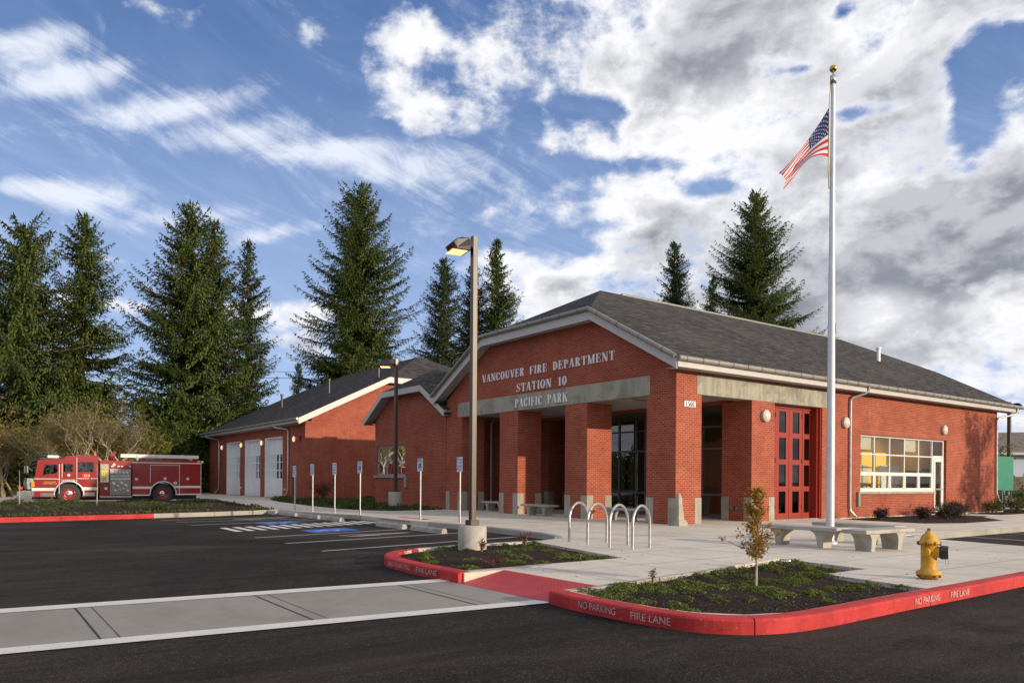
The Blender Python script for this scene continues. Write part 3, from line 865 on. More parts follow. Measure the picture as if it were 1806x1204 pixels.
def xw(x, k): return k - .085 * (x - 0.4) * (1 if x > -40 else 1)


cw = MB(); cw.face([(-60, xw(-60, 7.72), -.144), (5.82, xw(5.82, 7.72), -.144), (5.80, xw(5.8, 10.04), -.144), (-60, xw(-60, 10.04), -.144)])
struct(cw, 'crosswalk', 'walk')
cj = MB()
for k in range(-12, 4):
    x = 1.08 + k * 1.95
    if x > 5.6: continue
    strip(cj, (x, xw(x, 7.86)), (x + .02, xw(x, 9.90)), .018, -.1395)
    strip(cj, (x + .16, xw(x, 7.86)), (x + .18, xw(x, 9.90)), .008, -.1395)
struct(cj, 'crosswalk_joints', 'black')
ln = MB()
ln.face([(-60, xw(-60, 9.90), -.138), (6.0, 9.42, -.138), (5.95, 9.74, -.138), (-60, xw(-60, 10.18), -.138)])
ln.face([(-60, xw(-60, 7.56), -.138), (5.82, 7.13, -.138), (5.76, 7.40, -.138), (-60, xw(-60, 7.86), -.138)])
struct(ln, 'crosswalk_lines', 'line')
st = MB()
for a, b in (((5.73, 28.43), (10.5, 29.0)), ((5.94, 27.11), (10.77, 27.2)), ((5.95, 25.11), (11.3, 26.3)), ((6.03, 19.09), (11.4, 20.3)),
             ((6.08, 17.08), (11.7, 18.05)), ((6.07, 14.89), (11.9, 16.0)),
             ((20.15, 9.3), (19.3, 5.6)), ((22.6, 9.6), (21.9, 5.6)), ((25.25, 9.6), (24.6, 5.6)), ((28, 9.6), (27.3, 5.6)), ((30.8, 9.6), (30.1, 5.6))):
    strip(st, a, b, .10, -.1455)
struct(st, 'parking_lines', 'thinline')
ht = MB()
for k in range(14):
    x = 6.32 + k * .395
    quad(ht, [(x, 23.35 + k * .12), (x - .05, 21.5 + k * .14), (x + .15, 21.5 + k * .14), (x + .22, 23.42 + k * .12)], -.1445)
struct(ht, 'hatched_aisle', 'line')
bl = MB(); quad(bl, [(7.92, 25.24), (8.1, 24.3), (9.5, 24.8), (9.25, 25.95)], -.1445); quad(bl, [(7.95, 21.14), (7.92, 19.97), (9.5, 20.45), (9.44, 21.64)], -.1445)
struct(bl, 'blue_parking_symbols', 'blue')


def wheelchair(mb, cx, cy, s, ang, z):
    ca, sa = math.cos(ang), math.sin(ang)
    def T(x, y): return (cx + (x * ca - y * sa) * s, cy + (x * sa + y * ca) * s, z)
    ring = circ(0, 0, 1, 18, -200, 60)
    for i in range(18):
        a, b = ring[i], ring[i + 1]; mb.face([T(*a), T(*b), T(b[0] * .72, b[1] * .72), T(a[0] * .72, a[1] * .72)])
    for q in ([(-.1, .2), (.12, .2), (.12, 1.5), (-.1, 1.5)], [(.0, .2), (.8, .2), (.8, .42), (.0, .42)], [(.7, -.7), (.92, -.6), (.85, .42), (.62, .42)], [(.0, .9), (.7, .9), (.7, 1.08), (0, 1.08)]):
        mb.face([T(*p) for p in q])
    mb.face([T(.0 + p[0] * .25, 1.8 + p[1] * .25) for p in circ(0, 0, 1, 10)[:-1]])


ws = MB(); wheelchair(ws, 8.7, 25.05, .27, R(110), -.1405); wheelchair(ws, 8.7, 20.75, .27, R(110), -.1405)
for (x, y) in ((7.9, 18.2), (7.9, 27.6)):   # painted arrow-like van marks
    strip(ws, (x, y), (x + 2.4, y + .6), .09, -.1405); strip(ws, (x + .2, y + .55), (x + 2.4, y + .6), .07, -.1405); strip(ws, (x, y), (x + 1.2, y + .15), .07, -.1405)
struct(ws, 'white_parking_symbols', 'line')

# stencilled words on the red kerbs
kt = MB()
put_text(kt, 'NO PARKING', .112, (5.690, 6.22, -.068), (0, -1, 0), (0, 0, 1), width=.60); put_text(kt, 'FIRE LANE', .112, (5.700, 5.43, -.068), (.12, -.99, 0), (0, 0, 1), width=.50)
put_text(kt, 'NO PARKING', .112, (9.42, 4.446, -.068), (1, .015, 0), (0, 0, 1), width=.62); put_text(kt, 'FIRE LANE', .112, (10.28, 4.458, -.068), (1, .015, 0), (0, 0, 1), width=.52)
put_text(kt, 'NO PARKING', .112, (5.806, 11.05, -.068), (-.03, -1, 0), (0, 0, 1), width=.78); put_text(kt, 'FIRE LANE', .112, (5.775, 10.12, -.068), (0, -1, 0), (0, 0, 1), width=.62)
put_text(kt, 'NO PARKING', .112, (2.95, 29.91, -.07), (.99, .13, 0), (0, 0, 1), width=.62); put_text(kt, 'FIRE LANE', .112, (3.85, 30.065, -.07), (.985, .165, 0), (0, 0, 1), width=.52)
ko = struct(kt, 'kerb_lettering', 'stencil')


# ------------------------------------------------------------------ the fire station
FS = thing('fire_station', 'long red brick fire station with grey shingle roofs, porch columns and garage bays', 'fire station', (17.7, 15.83, 0))


def part(mb, name, mats, **kw): return mb.build(name, mats, parent=FS, **kw)


def sub(mb, name, mats, par, **kw):
    o = mb.build(name, mats, parent=FS, **kw); o.parent = par
    return o


def wall_x(X, outline, holes, t, inward=1):
    """wall in a plane X = const (outline in (y,z)) with reveals going t inwards"""
    mb = MB(); loops = [outline] + holes
    flat = [p for l in loops for p in l]
    tr = tessellate_polygon([[Vector((p[0], p[1], 0)) for p in l] for l in loops])
    mb.raw([(X, p[0], p[1]) for p in flat], tr); mb.raw([(X + t, p[0], p[1]) for p in flat], tr)
    for l in loops:
        for i in range(len(l)):
            a, b = l[i], l[(i + 1) % len(l)]; mb.face([(X, a[0], a[1]), (X, b[0], b[1]), (X + t, b[0], b[1]), (X + t, a[0], a[1])])
    return mb


def wall_y(Y, outline, holes, t):
    m = wall_x(Y, outline, holes, t); m.v = [(v[1], v[0], v[2]) for v in m.v]; return m


def rect(a, b, c, d): return [(a, c), (b, c), (b, d), (a, d)]


# entrance gable wall over the porch
part(wall_x(17.7, [(15.83, 4.04), (29.25, 4.04), (29.25, 4.82), (26.0, 6.95), (19.3, 6.95), (15.83, 4.82)], [], .3), 'wall', 'brick')
# south facade with window, door and bay-door opening
part(wall_y(15.83, [(18.01, 4.04), (25.5, 4.04), (25.5, 0), (34.02, 0), (34.02, .96), (28.12, .96), (28.12, 3.18), (35.1, 3.18), (35.1, 0), (40.2, 0), (40.2, 4.86), (18.01, 4.86)], [], .28), 'wall', 'brick')
part(MB().box(39.9, 40.2, 16.12, 29.25, 0, 4.86), 'wall', 'brick')
part(wall_x(40.195, [(15.84, 4.86), (19.3, 6.95), (26, 6.95), (29.24, 4.86)], [], .02), 'wall', 'brick')
part(MB().box(25.3, 39.9, 28.95, 29.25, 0, 4.9), 'wall', 'brick')
part(MB().box(25.0, 25.3, 25.45, 29.25, 0, 4.14), 'wall', 'brick')


def column(x0, x1, y0, y1, z1=4.037, seen=True):
    c = part(MB().box(x0, x1, y0, y1, 0, z1), 'column', 'brick')
    w = .30; e = .012
    for (gx0, gx1) in ((x0 - e, x0 + w), (x1 - w, x1 + e)):
        for (gy0, gy1) in ((y0 - e, y0 + w), (y1 - w, y1 + e)):
            sub(MB().box(gx0, gx1, gy0, gy1, .0, .81), 'corner_guard', 'conc', c, bevel=.006, seg=1)
    return c


column(17.7, 18.87, 15.83, 17.05); column(17.7, 18.87, 19.88, 21.05); column(17.7, 18.87, 23.91, 25.13); column(17.7, 18.87, 27.98, 29.25)
column(21.4, 22.65, 15.83, 17.05); column(22.0, 23.17, 27.34, 28.5)
part(MB().box(17.688, 18.25, 16.91, 28.30, 4.036, 4.65), 'beam', 'beam', bevel=.008)
part(MB().box(18.64, 26.16, 15.818, 16.40, 4.036, 4.65), 'beam', 'beam', bevel=.008)
part(MB().box(21.75, 22.25, 17.06, 28.5, 4.05, 4.2).box(18.3, 22, 28.8, 29.2, 4.05, 4.6), 'beam', 'brick')
ceil = part(MB().box(18.26, 21.74, 16.42, 28.78, 4.16, 4.22).box(22.26, 25.0, 25.5, 28.9, 4.16, 4.22), 'porch_ceiling', 'ceiling')
for y in (18.9, 22.6, 26.3): sub(MB().box(18.9, 21.4, y, y + .15, 4.150, 4.158), 'vent_slot', 'black', ceil)
struct(MB().box(22.1, 39.8, 16.13, 28.9, -.02, .012), 'hall_floor', 'floor')

# storefront glazing at the back of the porch
sf = part(MB().box(22.02, 22.10, 17.06, 25.4, 0, .10).box(22.02, 22.10, 17.06, 25.4, .82, .89).box(22.02, 22.10, 17.06, 25.4, 2.47, 2.54).box(22.02, 22.10, 17.06, 25.4, 3.27, 3.33)
          .box(22.02, 22.10, 17.06, 25.4, 3.98, 4.05), 'window', 'darkframe')
vb = MB()
for y in (17.08, 18.45, 19.9, 21.28, 21.8, 22.76, 24.2, 25.36): vb.box(22.015, 22.105, y - .035, y + .035, .1, 3.98)
sub(vb, 'mullion', 'darkframe', sf)
sub(MB().face([(22.06, 17.06, .1), (22.06, 25.4, .1), (22.06, 25.4, 3.98), (22.06, 17.06, 3.98)]), 'pane', 'darkglass', sf)
# hall behind the glass
ih = part(MB().box(26.4, 26.6, 17.2, 28.9, 0, 4.1).box(22.1, 26.4, 25.45, 25.6, 0, 4.1), 'inner_wall', 'cream')
part(MB().box(22.2, 27.0, 16.15, 25.4, 4.0, 4.06), 'hall_ceiling', 'ceiling')
part(MB().box(24.6, 25.3, 20.4, 22.8, 0, 1.05).box(24.55, 25.35, 20.35, 22.85, 1.05, 1.1), 'reception_counter', 'wood', bevel=.01)
t = thing('chair', 'red chair seen through the porch glazing', 'chair', (23.3, 22.6, 0))
MB().box(23.05, 23.55, 22.35, 22.85, .40, .48).build('seat', 'reddoor', t, bevel=.02)
MB().box(23.5, 23.56, 22.35, 22.85, .55, 1.55).build('backrest', 'reddoor', t, bevel=.02)
for a in (23.08, 23.5):
    for b in (22.38, 22.8): MB().box(a, a + .04, b, b + .04, .012, .40).build('leg', 'black', t)

# red folding bay doors
dr = part(MB().box(22.65, 22.80, 16.12, 16.30, 0, 4.03).box(25.36, 25.5, 15.95, 16.30, 0, 4.03).box(22.8, 25.36, 16.14, 16.30, 3.93, 4.03).box(25.44, 25.498, 15.87, 15.95, 0, 4.03), 'bay_door', 'reddoor')
for i, (a, b, c_, d_) in enumerate(((22.70, 23.17, 22.85, 23.05), (23.18, 23.99, 23.41, 23.82), (24.01, 24.80, 24.22, 24.63), (24.82, 25.36, 24.93, 25.26))):
    lf = wall_y(16.18, rect(a, b, .02, 3.92), [rect(c_, d_, z0, z1) for z0, z1 in ((.22, .99), (1.17, 1.94), (2.12, 2.89), (3.07, 3.82))], .055)
    L = sub(lf, 'door_leaf', 'reddoor', dr)
for x in (23.2, 24.80):
    for z in (.35, 2.0, 3.6): sub(MB().box(x - .025, x + .025, 16.155, 16.18, z, z + .16), 'hinge', 'rust', dr)
sub(MB().face([(22.8, 16.205, .1), (25.36, 16.205, .1), (25.36, 16.205, 3.9), (22.8, 16.205, 3.9)]), 'pane', 'darkglass', dr)
sub(MB().box(22.65, 25.5, 15.9, 16.35, -.01, .018), 'threshold', 'conc', dr)

# big window and glazed door on the south side
wf = MB(); xs = [28.12, 29.30, 30.48, 31.66, 32.84, 34.02]
for i, x in enumerate(xs): wf.box(x - (.0 if i == 0 else .03), x + (.06 if i == 0 else .03), 15.93, 16.0, .99, 3.17)
for z0, z1 in ((.965, 1.05), (1.66, 1.74), (2.41, 2.46), (3.12, 3.178)): wf.box(28.12, 34.05, 15.925, 16.005, z0, z1)
wn = part(wf, 'window', 'whiteframe')
cs = MB()
for i in range(5):
    a = xs[i] + (.06 if i == 0 else .03); b = xs[i + 1] - .03
    cs.box(a, a + .07, 15.92, 15.99, 1.05, 1.66).box(b - .07, b, 15.92, 15.99, 1.05, 1.66).box(a + .07, b - .07, 15.92, 15.99, 1.05, 1.11).box(a + .07, b - .07, 15.92, 15.99, 1.60, 1.66)
sub(cs, 'casement', 'whiteframe', wn)
sub(MB().face([(28.12, 15.965, 1.0), (34.02, 15.965, 1.0), (34.02, 15.965, 3.15), (28.12, 15.965, 3.15)]), 'pane', 'glass', wn)
sub(MB().box(27.95, 34.02, 15.76, 15.93, .88, .963).box(27.85, 27.99, 15.74, 15.829, .42, .97), 'sill', 'conc', wn)
dd = part(MB().box(34.05, 34.14, 15.93, 16.0, .02, 2.46).box(34.98, 35.06, 15.93, 16.0, .02, 3.17).box(34.14, 34.98, 15.93, 16.0, 2.40, 2.50).box(34.05, 34.98, 15.925, 16.0, 3.12, 3.178), 'glass_door', 'whiteframe')
sub(MB().box(34.15, 34.30, 15.92, 15.98, .03, 2.39).box(34.84, 34.97, 15.92, 15.98, .03, 2.39).box(34.30, 34.84, 15.92, 15.98, .03, .30).box(34.30, 34.84, 15.92, 15.98, 2.24, 2.39), 'door_leaf', 'whiteframe', dd)
sub(MB().face([(34.14, 15.955, .1), (34.98, 15.955, .1), (34.98, 15.955, 3.13), (34.14, 15.955, 3.13)]), 'pane', 'glass', dd)
sub(MB().box(34.28, 34.86, 15.86, 15.92, 1.02, 1.08), 'handle', 'steel', dd)
sub(MB().box(33.9, 35.3, 15.5, 15.9, -.02, .045), 'threshold', 'conc', dd)
part(MB().box(28.0, 35.2, 15.824, 15.9, 3.18, 3.39), 'lintel', 'soldier')
part(MB().box(26.4, 26.55, 16.15, 18.2, 0, 3.4).box(39.6, 39.75, 16.15, 18.2, 0, 3.4).box(26.55, 39.6, 18.0, 18.2, 0, 3.4), 'inner_wall', 'mustard')
part(MB().box(26.5, 39.7, 16.12, 18.2, 3.4, 3.46), 'room_ceiling', 'cream')
for x in (29.0, 32.5, 36.0): part(MB().box(x, x + 1.2, 16.7, 17.3, 3.36, 3.398), 'ceiling_light', 'roomlight')
part(MB().box(31.5, 32.5, 17.95, 17.998, 0, 2.1), 'inner_door', 'cream')
part(MB().box(33.6, 35.2, 17.93, 17.998, 1.0, 2.1), 'notice_board', 'signwhite'); part(MB().box(35.8, 36.8, 17.6, 17.998, 0, 1.9), 'cupboard', 'wood'); part(MB().box(37.4, 38.3, 17.95, 17.998, 1.2, 2.0), 'picture', 'dark')
part(MB().box(29.6, 30.5, 17.62, 17.998, 0, 2.35), 'cupboard', 'cream'); part(MB().box(28.4, 39.0, 17.96, 17.998, 1.02, 1.06), 'chair_rail', 'wood')
for x0_ in (28.15, 31.69): part(MB().box(x0_, x0_ + 1.12, 16.03, 16.05, 2.62, 3.15), 'blind', 'cream')
for k in range(7):
    x = 28.45 + k * .8
    c = thing('chair', 'dark chair back showing above the window sill inside the south room', 'chair', (x, 16.75, 0), group='chairs inside the south window')
    b_ = MB().tube([(x - .16, 16.6, .45), (x - .16, 16.58, 1.15), (x - .10, 16.58, 1.23), (x + .10, 16.58, 1.23), (x + .16, 16.58, 1.15), (x + .16, 16.6, .45)], .016, 6); b_.build('backrest', 'black', c)
    MB().box(x - .2, x + .2, 16.6, 17.0, .42, .46).build('seat', 'black', c)
    for a in (x - .17, x + .14):
        for e in (16.62, 16.95): MB().box(a, a + .03, e, e + .03, .012, .42).build('leg', 'black', c)


# roofs --------------------------------------------------------------
def roof_x(x0, x1, y0, y1, ze, slope, zc0, zc1, th=.09):
    """ridge along X between Y eaves y0,y1; clipped gables at x0 (height zc0) and x1 (height zc1)"""
    ym = (y0 + y1) / 2; zr = ze + slope * (ym - y0)
    def c(z): return y0 + (z - ze) / slope
    a0, a1 = x0 + (zr - zc0) / slope * 1.06, x1 - (zr - zc1) / slope * 1.06
    V = [(x0, y0, ze), (x0, c(zc0), zc0), (x0, y1 + y0 - c(zc0), zc0), (x0, y1, ze), (a0, ym, zr), (a1, ym, zr),
         (x1, y0, ze), (x1, c(zc1), zc1), (x1, y1 + y0 - c(zc1), zc1), (x1, y1, ze)]
    F = [(0, 6, 7, 5, 4, 1), (3, 2, 4, 5, 8, 9), (1, 4, 2), (7, 8, 5)]
    mb = MB(); mb.raw(V, F); mb.raw([(v[0], v[1], v[2] - th) for v in V], F)
    per = [0, 1, 2, 3, 9, 8, 7, 6]
    for i in range(8):
        a, b = V[per[i]], V[per[(i + 1) % 8]]; mb.face([a, b, (b[0], b[1], b[2] - th), (a[0], a[1], a[2] - th)])
    return mb, V


def swapxy(mb): mb.v = [(v[1], v[0], v[2]) for v in mb.v]; return mb


def board(path, drop, pos, t, axis):
    """fascia board following a path of (h, z) points in a plane, hanging 'drop' below it"""
    mb = MB()
    for i in range(len(path) - 1):
        (h0, z0), (h1, z1) = path[i], path[i + 1]
        mb.prism([(h0, z0), (h1, z1), (h1, z1 - drop), (h0, z0 - drop)], axis, pos, pos + t)
    return mb


def gutter(mb, pts, r, straps=.9, mi_s=1):
    mb.tube(pts, r, 10)
    for i in range(len(pts) - 1):
        a = Vector(pts[i]); b = Vector(pts[i + 1]); d = (b - a); n = max(1, int(d.length / straps)); d.normalize()
        for k in range(n):
            p = a + d * (k + .5) * ((b - a).length / n); mb.cyl(p - d * .012, p + d * .012, r * 1.12, None, 10, mi_s)
    return mb


# entrance hall roof
mb, V = roof_x(17.25, 41.5, 15.39, 29.71, 5.05, .5377, 7.13, 7.13)
rf = part(mb, 'roof', 'roof')
path = [(V[i][1], V[i][2] - .02) for i in (0, 1, 2, 3)]
sub(board(path, .37, 17.215, .035, 'x'), 'fascia', 'fascia', rf)
sub(board(path, .33, 41.5, .035, 'x'), 'fascia', 'fascia', rf)
sub(MB().box(17.25, 41.5, 15.355, 15.389, 4.72, 5.0), 'fascia', 'fascia', rf)
sub(MB().box(17.25, 41.5, 29.711, 29.745, 4.72, 5.0), 'fascia', 'fascia', rf)
sm = MB()
for i in range(3):
    (h0, z0), (h1, z1) = path[i], path[i + 1]; sm.face([(17.25, h0, z0 - .30), (17.25, h1, z1 - .30), (17.72, h1, z1 - .30), (17.72, h0, z0 - .30)])
    sm.face([(40.1, h0, z0 - .30), (40.1, h1, z1 - .30), (41.5, h1, z1 - .30), (41.5, h0, z0 - .30)])
sm.face([(17.25, 15.39, 4.73), (41.5, 15.39, 4.73), (41.5, 15.9, 4.73), (17.25, 15.9, 4.73)]); sm.face([(17.25, 29.2, 4.73), (41.5, 29.2, 4.73), (41.5, 29.7, 4.73), (17.25, 29.7, 4.73)])
sub(sm, 'soffit', 'soffit', rf)
for z in (.06,):
    sub(board([(15.9, path[0][1] - .05), (19.33, path[1][1] - .26 + .0), (25.77, path[2][1] - .26), (29.2, path[3][1] - .05)][0:0] or [(19.3, 6.86), (25.8, 6.86)], .06, 17.6, .098, 'x'), 'soffit_trim', 'fascia', rf)
gm = gutter(MB(), [(17.14, y, z + .0) for y, z in path], .075); gm.tube([(17.2, 15.30, 4.97), (41.75, 15.30, 4.97)], .082, 10)
for k in range(34): gm.cyl((17.5 + k * .72, 15.30, 4.97), (17.525 + k * .72, 15.30, 4.97), .09, None, 10, 1)
sub(gm, 'gutter', ['gutter', 'darkframe'], rf)
sub(MB().tube([(21.9, 22.55, 8.89), (37.6, 22.55, 8.89)], .07, 6), 'ridge_vent', 'gutter', rf)
ridge_vp = MB().cyl((36.0, 19.4, 7.0), (36.0, 19.4, 7.75), .09).cyl((36.0, 19.4, 7.75), (36.0, 19.4, 7.83), .13)
sub(ridge_vp, 'vent_pipe', 'white', rf)

# middle wing
part(wall_x(17.8, [(29.45, 0), (36.6, 0), (36.6, 4.35), (34.95, 5.62), (31.05, 5.62), (29.45, 4.35)], [rect(33.3, 36.42, 1.52, 3.02)], .25), 'wall', 'brick')
part(MB().box(18.05, 23.2, 29.45, 29.7, 0, 4.5), 'wall', 'brick')
part(MB().box(18.05, 27.0, 36.35, 36.6, 0, 4.5), 'wall', 'brick')
mb, V = roof_x(17.35, 31.0, 28.9, 37.1, 4.40, .60, 5.7, 5.7)
rf2 = part(mb, 'roof', 'roof')
path2 = [(V[i][1], V[i][2] - .02) for i in (0, 1, 2, 3)]
sub(board(path2, .27, 17.315, .035, 'x'), 'fascia', 'fascia', rf2)
sm = MB()
for i in range(3):
    (h0, z0), (h1, z1) = path2[i], path2[i + 1]; sm.face([(17.35, h0, z0 - .22), (17.35, h1, z1 - .22), (17.82, h1, z1 - .22), (17.82, h0, z0 - .22)])
sm.face([(17.35, 36.5, 4.16), (31, 36.5, 4.16), (31, 37.1, 4.16), (17.35, 37.1, 4.16)]); sm.face([(17.35, 28.9, 4.16), (31, 28.9, 4.16), (31, 29.5, 4.16), (17.35, 29.5, 4.16)])
sub(sm, 'soffit', 'soffit', rf2)
sub(gutter(MB(), [(17.35, 28.83, 4.33), (26, 28.83, 4.33)], .07).tube([(17.35, 37.17, 4.33), (27, 37.17, 4.33)], .07, 8), 'gutter', ['gutter', 'darkframe'], rf2)
sub(MB().box(24.0, 24.9, 33.5, 34.0, 6.4, 6.75), 'vent_cap', 'gutter', rf2)
sub(MB().cyl((23.2, 31.9, 6.2), (23.2, 31.9, 6.95), .08), 'vent_pipe', 'fascia', rf2)
wf = MB()
for y in (33.30, 34.34, 35.38, 36.37): wf.box(17.86, 17.93, y, y + .05, 1.52, 3.02)
for z in (1.52, 2.22, 2.96): wf.box(17.855, 17.935, 33.3, 36.42, z, z + .07)
w2 = part(wf, 'window', 'greyframe')
sub(MB().face([(17.9, 33.3, 1.55), (17.9, 36.42, 1.55), (17.9, 36.42, 3.0), (17.9, 33.3, 3.0)]), 'pane', 'darkglass', w2)
sub(MB().box(17.72, 17.86, 33.25, 36.62, 1.40, 1.515).box(17.70, 17.798, 33.05, 33.25, .95, 1.5), 'sill', 'conc', w2)
part(MB().box(17.794, 17.85, 33.2, 36.5, 3.02, 3.23), 'lintel', 'soldier')
part(MB().box(18.06, 22.0, 30.0, 36.3, 0, .02).box(20.5, 20.6, 30, 36.3, 0, 4.1), 'inner_wall', 'cream')
# courtyard wall and little side roof
part(MB().box(27.4, 33.0, 34.0, 34.3, 0, 3.75).box(27.4, 27.7, 34.3, 39, 0, 3.75), 'wall', 'brick')
part(MB().raw([(27.0, 33.6, 3.7), (34, 33.6, 3.7), (34, 36.5, 5.0), (29.2, 36.5, 5.0), (27.0, 39, 3.7)], [(0, 1, 2, 3), (0, 3, 4)]).box(27.0, 34, 33.52, 33.6, 3.5, 3.72), 'roof', 'roof')
part(MB().box(24, 36, 38.9, 39.2, 0, 5.3), 'wall', 'brick')

# garage wing
GD = [(50.35, 53.95), (54.95, 58.55), (59.75, 63.35)]
part(wall_x(17.7, [(46.3, 0), (68.4, 0), (68.4, 4.86), (46.3, 4.86)], [rect(a, b, .0015, 4.15) for a, b in GD] + [rect(47.65, 48.56, .0015, 2.16)], .40), 'wall', 'brick')
part(MB().prism([(18.11, 0), (39.3, 0), (39.3, 4.88), (33.7, 7.85), (23.3, 7.85), (18.11, 5.25)], 'y', 46.3, 46.6), 'wall', 'brick')
part(MB().box(17.705, 18.11, 46.301, 46.6, 4.0, 4.95), 'wall', 'brick')
part(MB().prism([(18.11, 0), (39.3, 0), (39.3, 4.88), (33.7, 7.85), (23.3, 7.85), (18.11, 5.25)], 'y', 68.1, 68.4), 'wall', 'brick')
mb, V = roof_x(45.85, 68.9, 17.1, 39.9, 5.10, .488, 8.13, 8.9)
rf3 = part(swapxy(mb), 'roof', 'roof')
path3 = [(V[i][1], V[i][2] - .02) for i in (0, 1, 2, 3)]
sub(board(path3, .38, 45.815, .035, 'y'), 'fascia', 'fascia', rf3)
sm = MB()
for i in range(3):
    (h0, z0), (h1, z1) = path3[i], path3[i + 1]; sm.face([(h0, 45.85, z0 - .3), (h1, 45.85, z1 - .3), (h1, 46.35, z1 - .3), (h0, 46.35, z0 - .3)])
sm.face([(17.1, 45.85, 4.78), (17.1, 68.9, 4.78), (17.75, 68.9, 4.78), (17.75, 45.85, 4.78)])
sub(sm, 'soffit', 'soffit', rf3)
sub(MB().box(17.06, 17.099, 45.85, 68.9, 4.8, 5.05), 'fascia', 'fascia', rf3)
sub(gutter(MB(), [(17.0, 45.8, 5.02), (17.0, 69.0, 5.02)], .08), 'gutter', ['gutter', 'darkframe'], rf3)
for (x, y) in ((20.9, 59.7), (22.3, 53.6), (24.0, 48.9)):
    z = 5.1 + .488 * (x - 17.1)
    sub(MB().cyl((x, y, z - .1), (x, y, z + .95), .09).cyl((x, y, z + .9), (x, y, z + 1.05), .12), 'vent_pipe', 'bronze', rf3)
for a, b in GD:
    g_ = part(MB().box(18.10, 18.16, a, b, .0, 1.30).box(18.10, 18.16, a, b, 3.02, 4.16), 'garage_door', 'white')
    rb = MB()
    for z in (1.28, 1.86, 2.43, 2.99): rb.box(18.095, 18.15, a, b, z, z + .06)
    for k in range(5): y = a + (b - a) * k / 4; rb.box(18.09, 18.15, y - .05, y + .05, 1.3, 3.02)
    for z in (.62, 3.55): rb.box(18.092, 18.10, a, b, z, z + .015)
    sub(rb, 'rail', 'white', g_)
    sub(MB().face([(18.13, a, 1.3), (18.13, b, 1.3), (18.13, b, 3.02), (18.13, a, 3.02)]), 'pane', 'dimglass', g_)
    sub(MB().box(17.695, 18.10, b - .03, b + .004, 0, 4.15).box(17.695, 18.10, a - .004, a + .03, 0, 4.15).box(17.695, 18.10, a, b, 4.12, 4.154), 'frame', 'white', g_)
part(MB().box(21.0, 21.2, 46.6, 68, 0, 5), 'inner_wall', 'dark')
md = part(MB().box(17.95, 18.0, 47.65, 48.56, 0, 2.15), 'side_door', 'greyframe')
sub(MB().box(17.93, 17.95, 47.75, 48.0, 1.45, 1.75), 'notice', 'redlens', md)
# downspouts
def spout(pts, r=.045, m='pipe'):
    mb = MB().tube(pts, r, 8)
    a, b = Vector(pts[-3]), Vector(pts[-2])
    return part(mb, 'downspout', m)


spout([(27.75, 15.30, 4.92), (27.75, 15.32, 4.78), (27.7, 15.4, 4.68), (27.32, 15.72, 4.52), (27.28, 15.76, 4.40), (27.28, 15.76, .5), (27.30, 15.76, .25), (27.45, 15.62, .03)])
spout([(41.1, 15.30, 4.92), (41.1, 15.32, 4.7), (41.0, 15.4, 4.62), (40.05, 15.72, 4.42), (40.0, 15.76, 4.30), (40.0, 15.76, .9), (40.15, 15.72, .55), (40.3, 15.7, .45)])
spout([(17.0, 50.2, 4.95), (17.02, 50.2, 4.8), (17.1, 50.15, 4.7), (17.58, 49.2, 4.55), (17.62, 49.1, 4.42), (17.62, 49.1, .6), (17.6, 49.15, .4), (17.4, 49.5, .04)], .05)
spout([(17.0, 67.1, 4.95), (17.02, 67.1, 4.8), (17.1, 67.0, 4.7), (17.58, 65.5, 4.5), (17.62, 65.3, 4.3), (17.62, 65.3, .6), (17.6, 65.4, .4), (17.4, 65.9, .04)], .05)
spout([(20.2, 28.83, 4.28), (20.2, 28.9, 4.15), (20.2, 29.36, 4.0), (20.2, 29.38, 3.9), (20.2, 29.38, .5), (20.2, 29.36, .3), (20.2, 29.2, .04)], .05)


def wall_light(p, axis, lit):
    n = Vector((0, -1, 0)) if axis == 'y' else Vector((-1, 0, 0)); p = Vector(p)
    o = part(MB().cyl(p, p + n * .07, .20, None, 24), 'wall_light', 'fascia')
    mb = MB(); prof = [(.19, 0), (.185, .04), (.15, .09), (.08, .12), (0.001, .13)]
    for r_, h in prof: pass
    vs = []; N = 20; a = n.orthogonal().normalized(); b = n.cross(a)
    for r_, h in prof:
        for i in range(N): t_ = 2 * PI * i / N; vs.append(p + n * (.05 + h) + (a * math.cos(t_) + b * math.sin(t_)) * r_)
    mb.raw(vs, [(k * N + i, k * N + (i + 1) % N, (k + 1) * N + (i + 1) % N, (k + 1) * N + i) for k in range(len(prof) - 1) for i in range(N)], 0, True)
    sub(mb, 'globe', 'globelit' if lit else 'globe', o)
    ring = MB().tube([p + n * .10 + (a * math.cos(2 * PI * i / 20) + b * math.sin(2 * PI * i / 20)) * .195 for i in range(21)], .014, 6)
    sub(ring, 'ring', 'fascia', o)


for x, z in ((22.07, 3.55), (26.97, 3.56), (34.76, 3.63)): wall_light((x, 15.828, z), 'y', False)
for y, z in ((64.45, 3.81), (59.25, 3.84), (54.45, 3.84), (48.02, 3.86)): wall_light((17.698, y, z), 'x', True)
part(MB().box(17.60, 17.698, 46.95, 47.2, 3.75, 4.0), 'alarm_bell', 'reddoor')
part(MB().box(38.0, 38.35, 15.80, 15.829, .62, .70), 'wall_vent', 'black')
part(MB().cyl((21.38, 16.35, .42), (21.30, 16.35, .42), .07).cyl((21.38, 16.55, .42), (21.31, 16.55, .42), .06), 'hose_connection', 'meter')
for y, z in ((49.75, .55), (59.35, .55)): part(MB().box(17.62, 17.698, y, y + .12, z, z + .12), 'door_sensor', 'white')


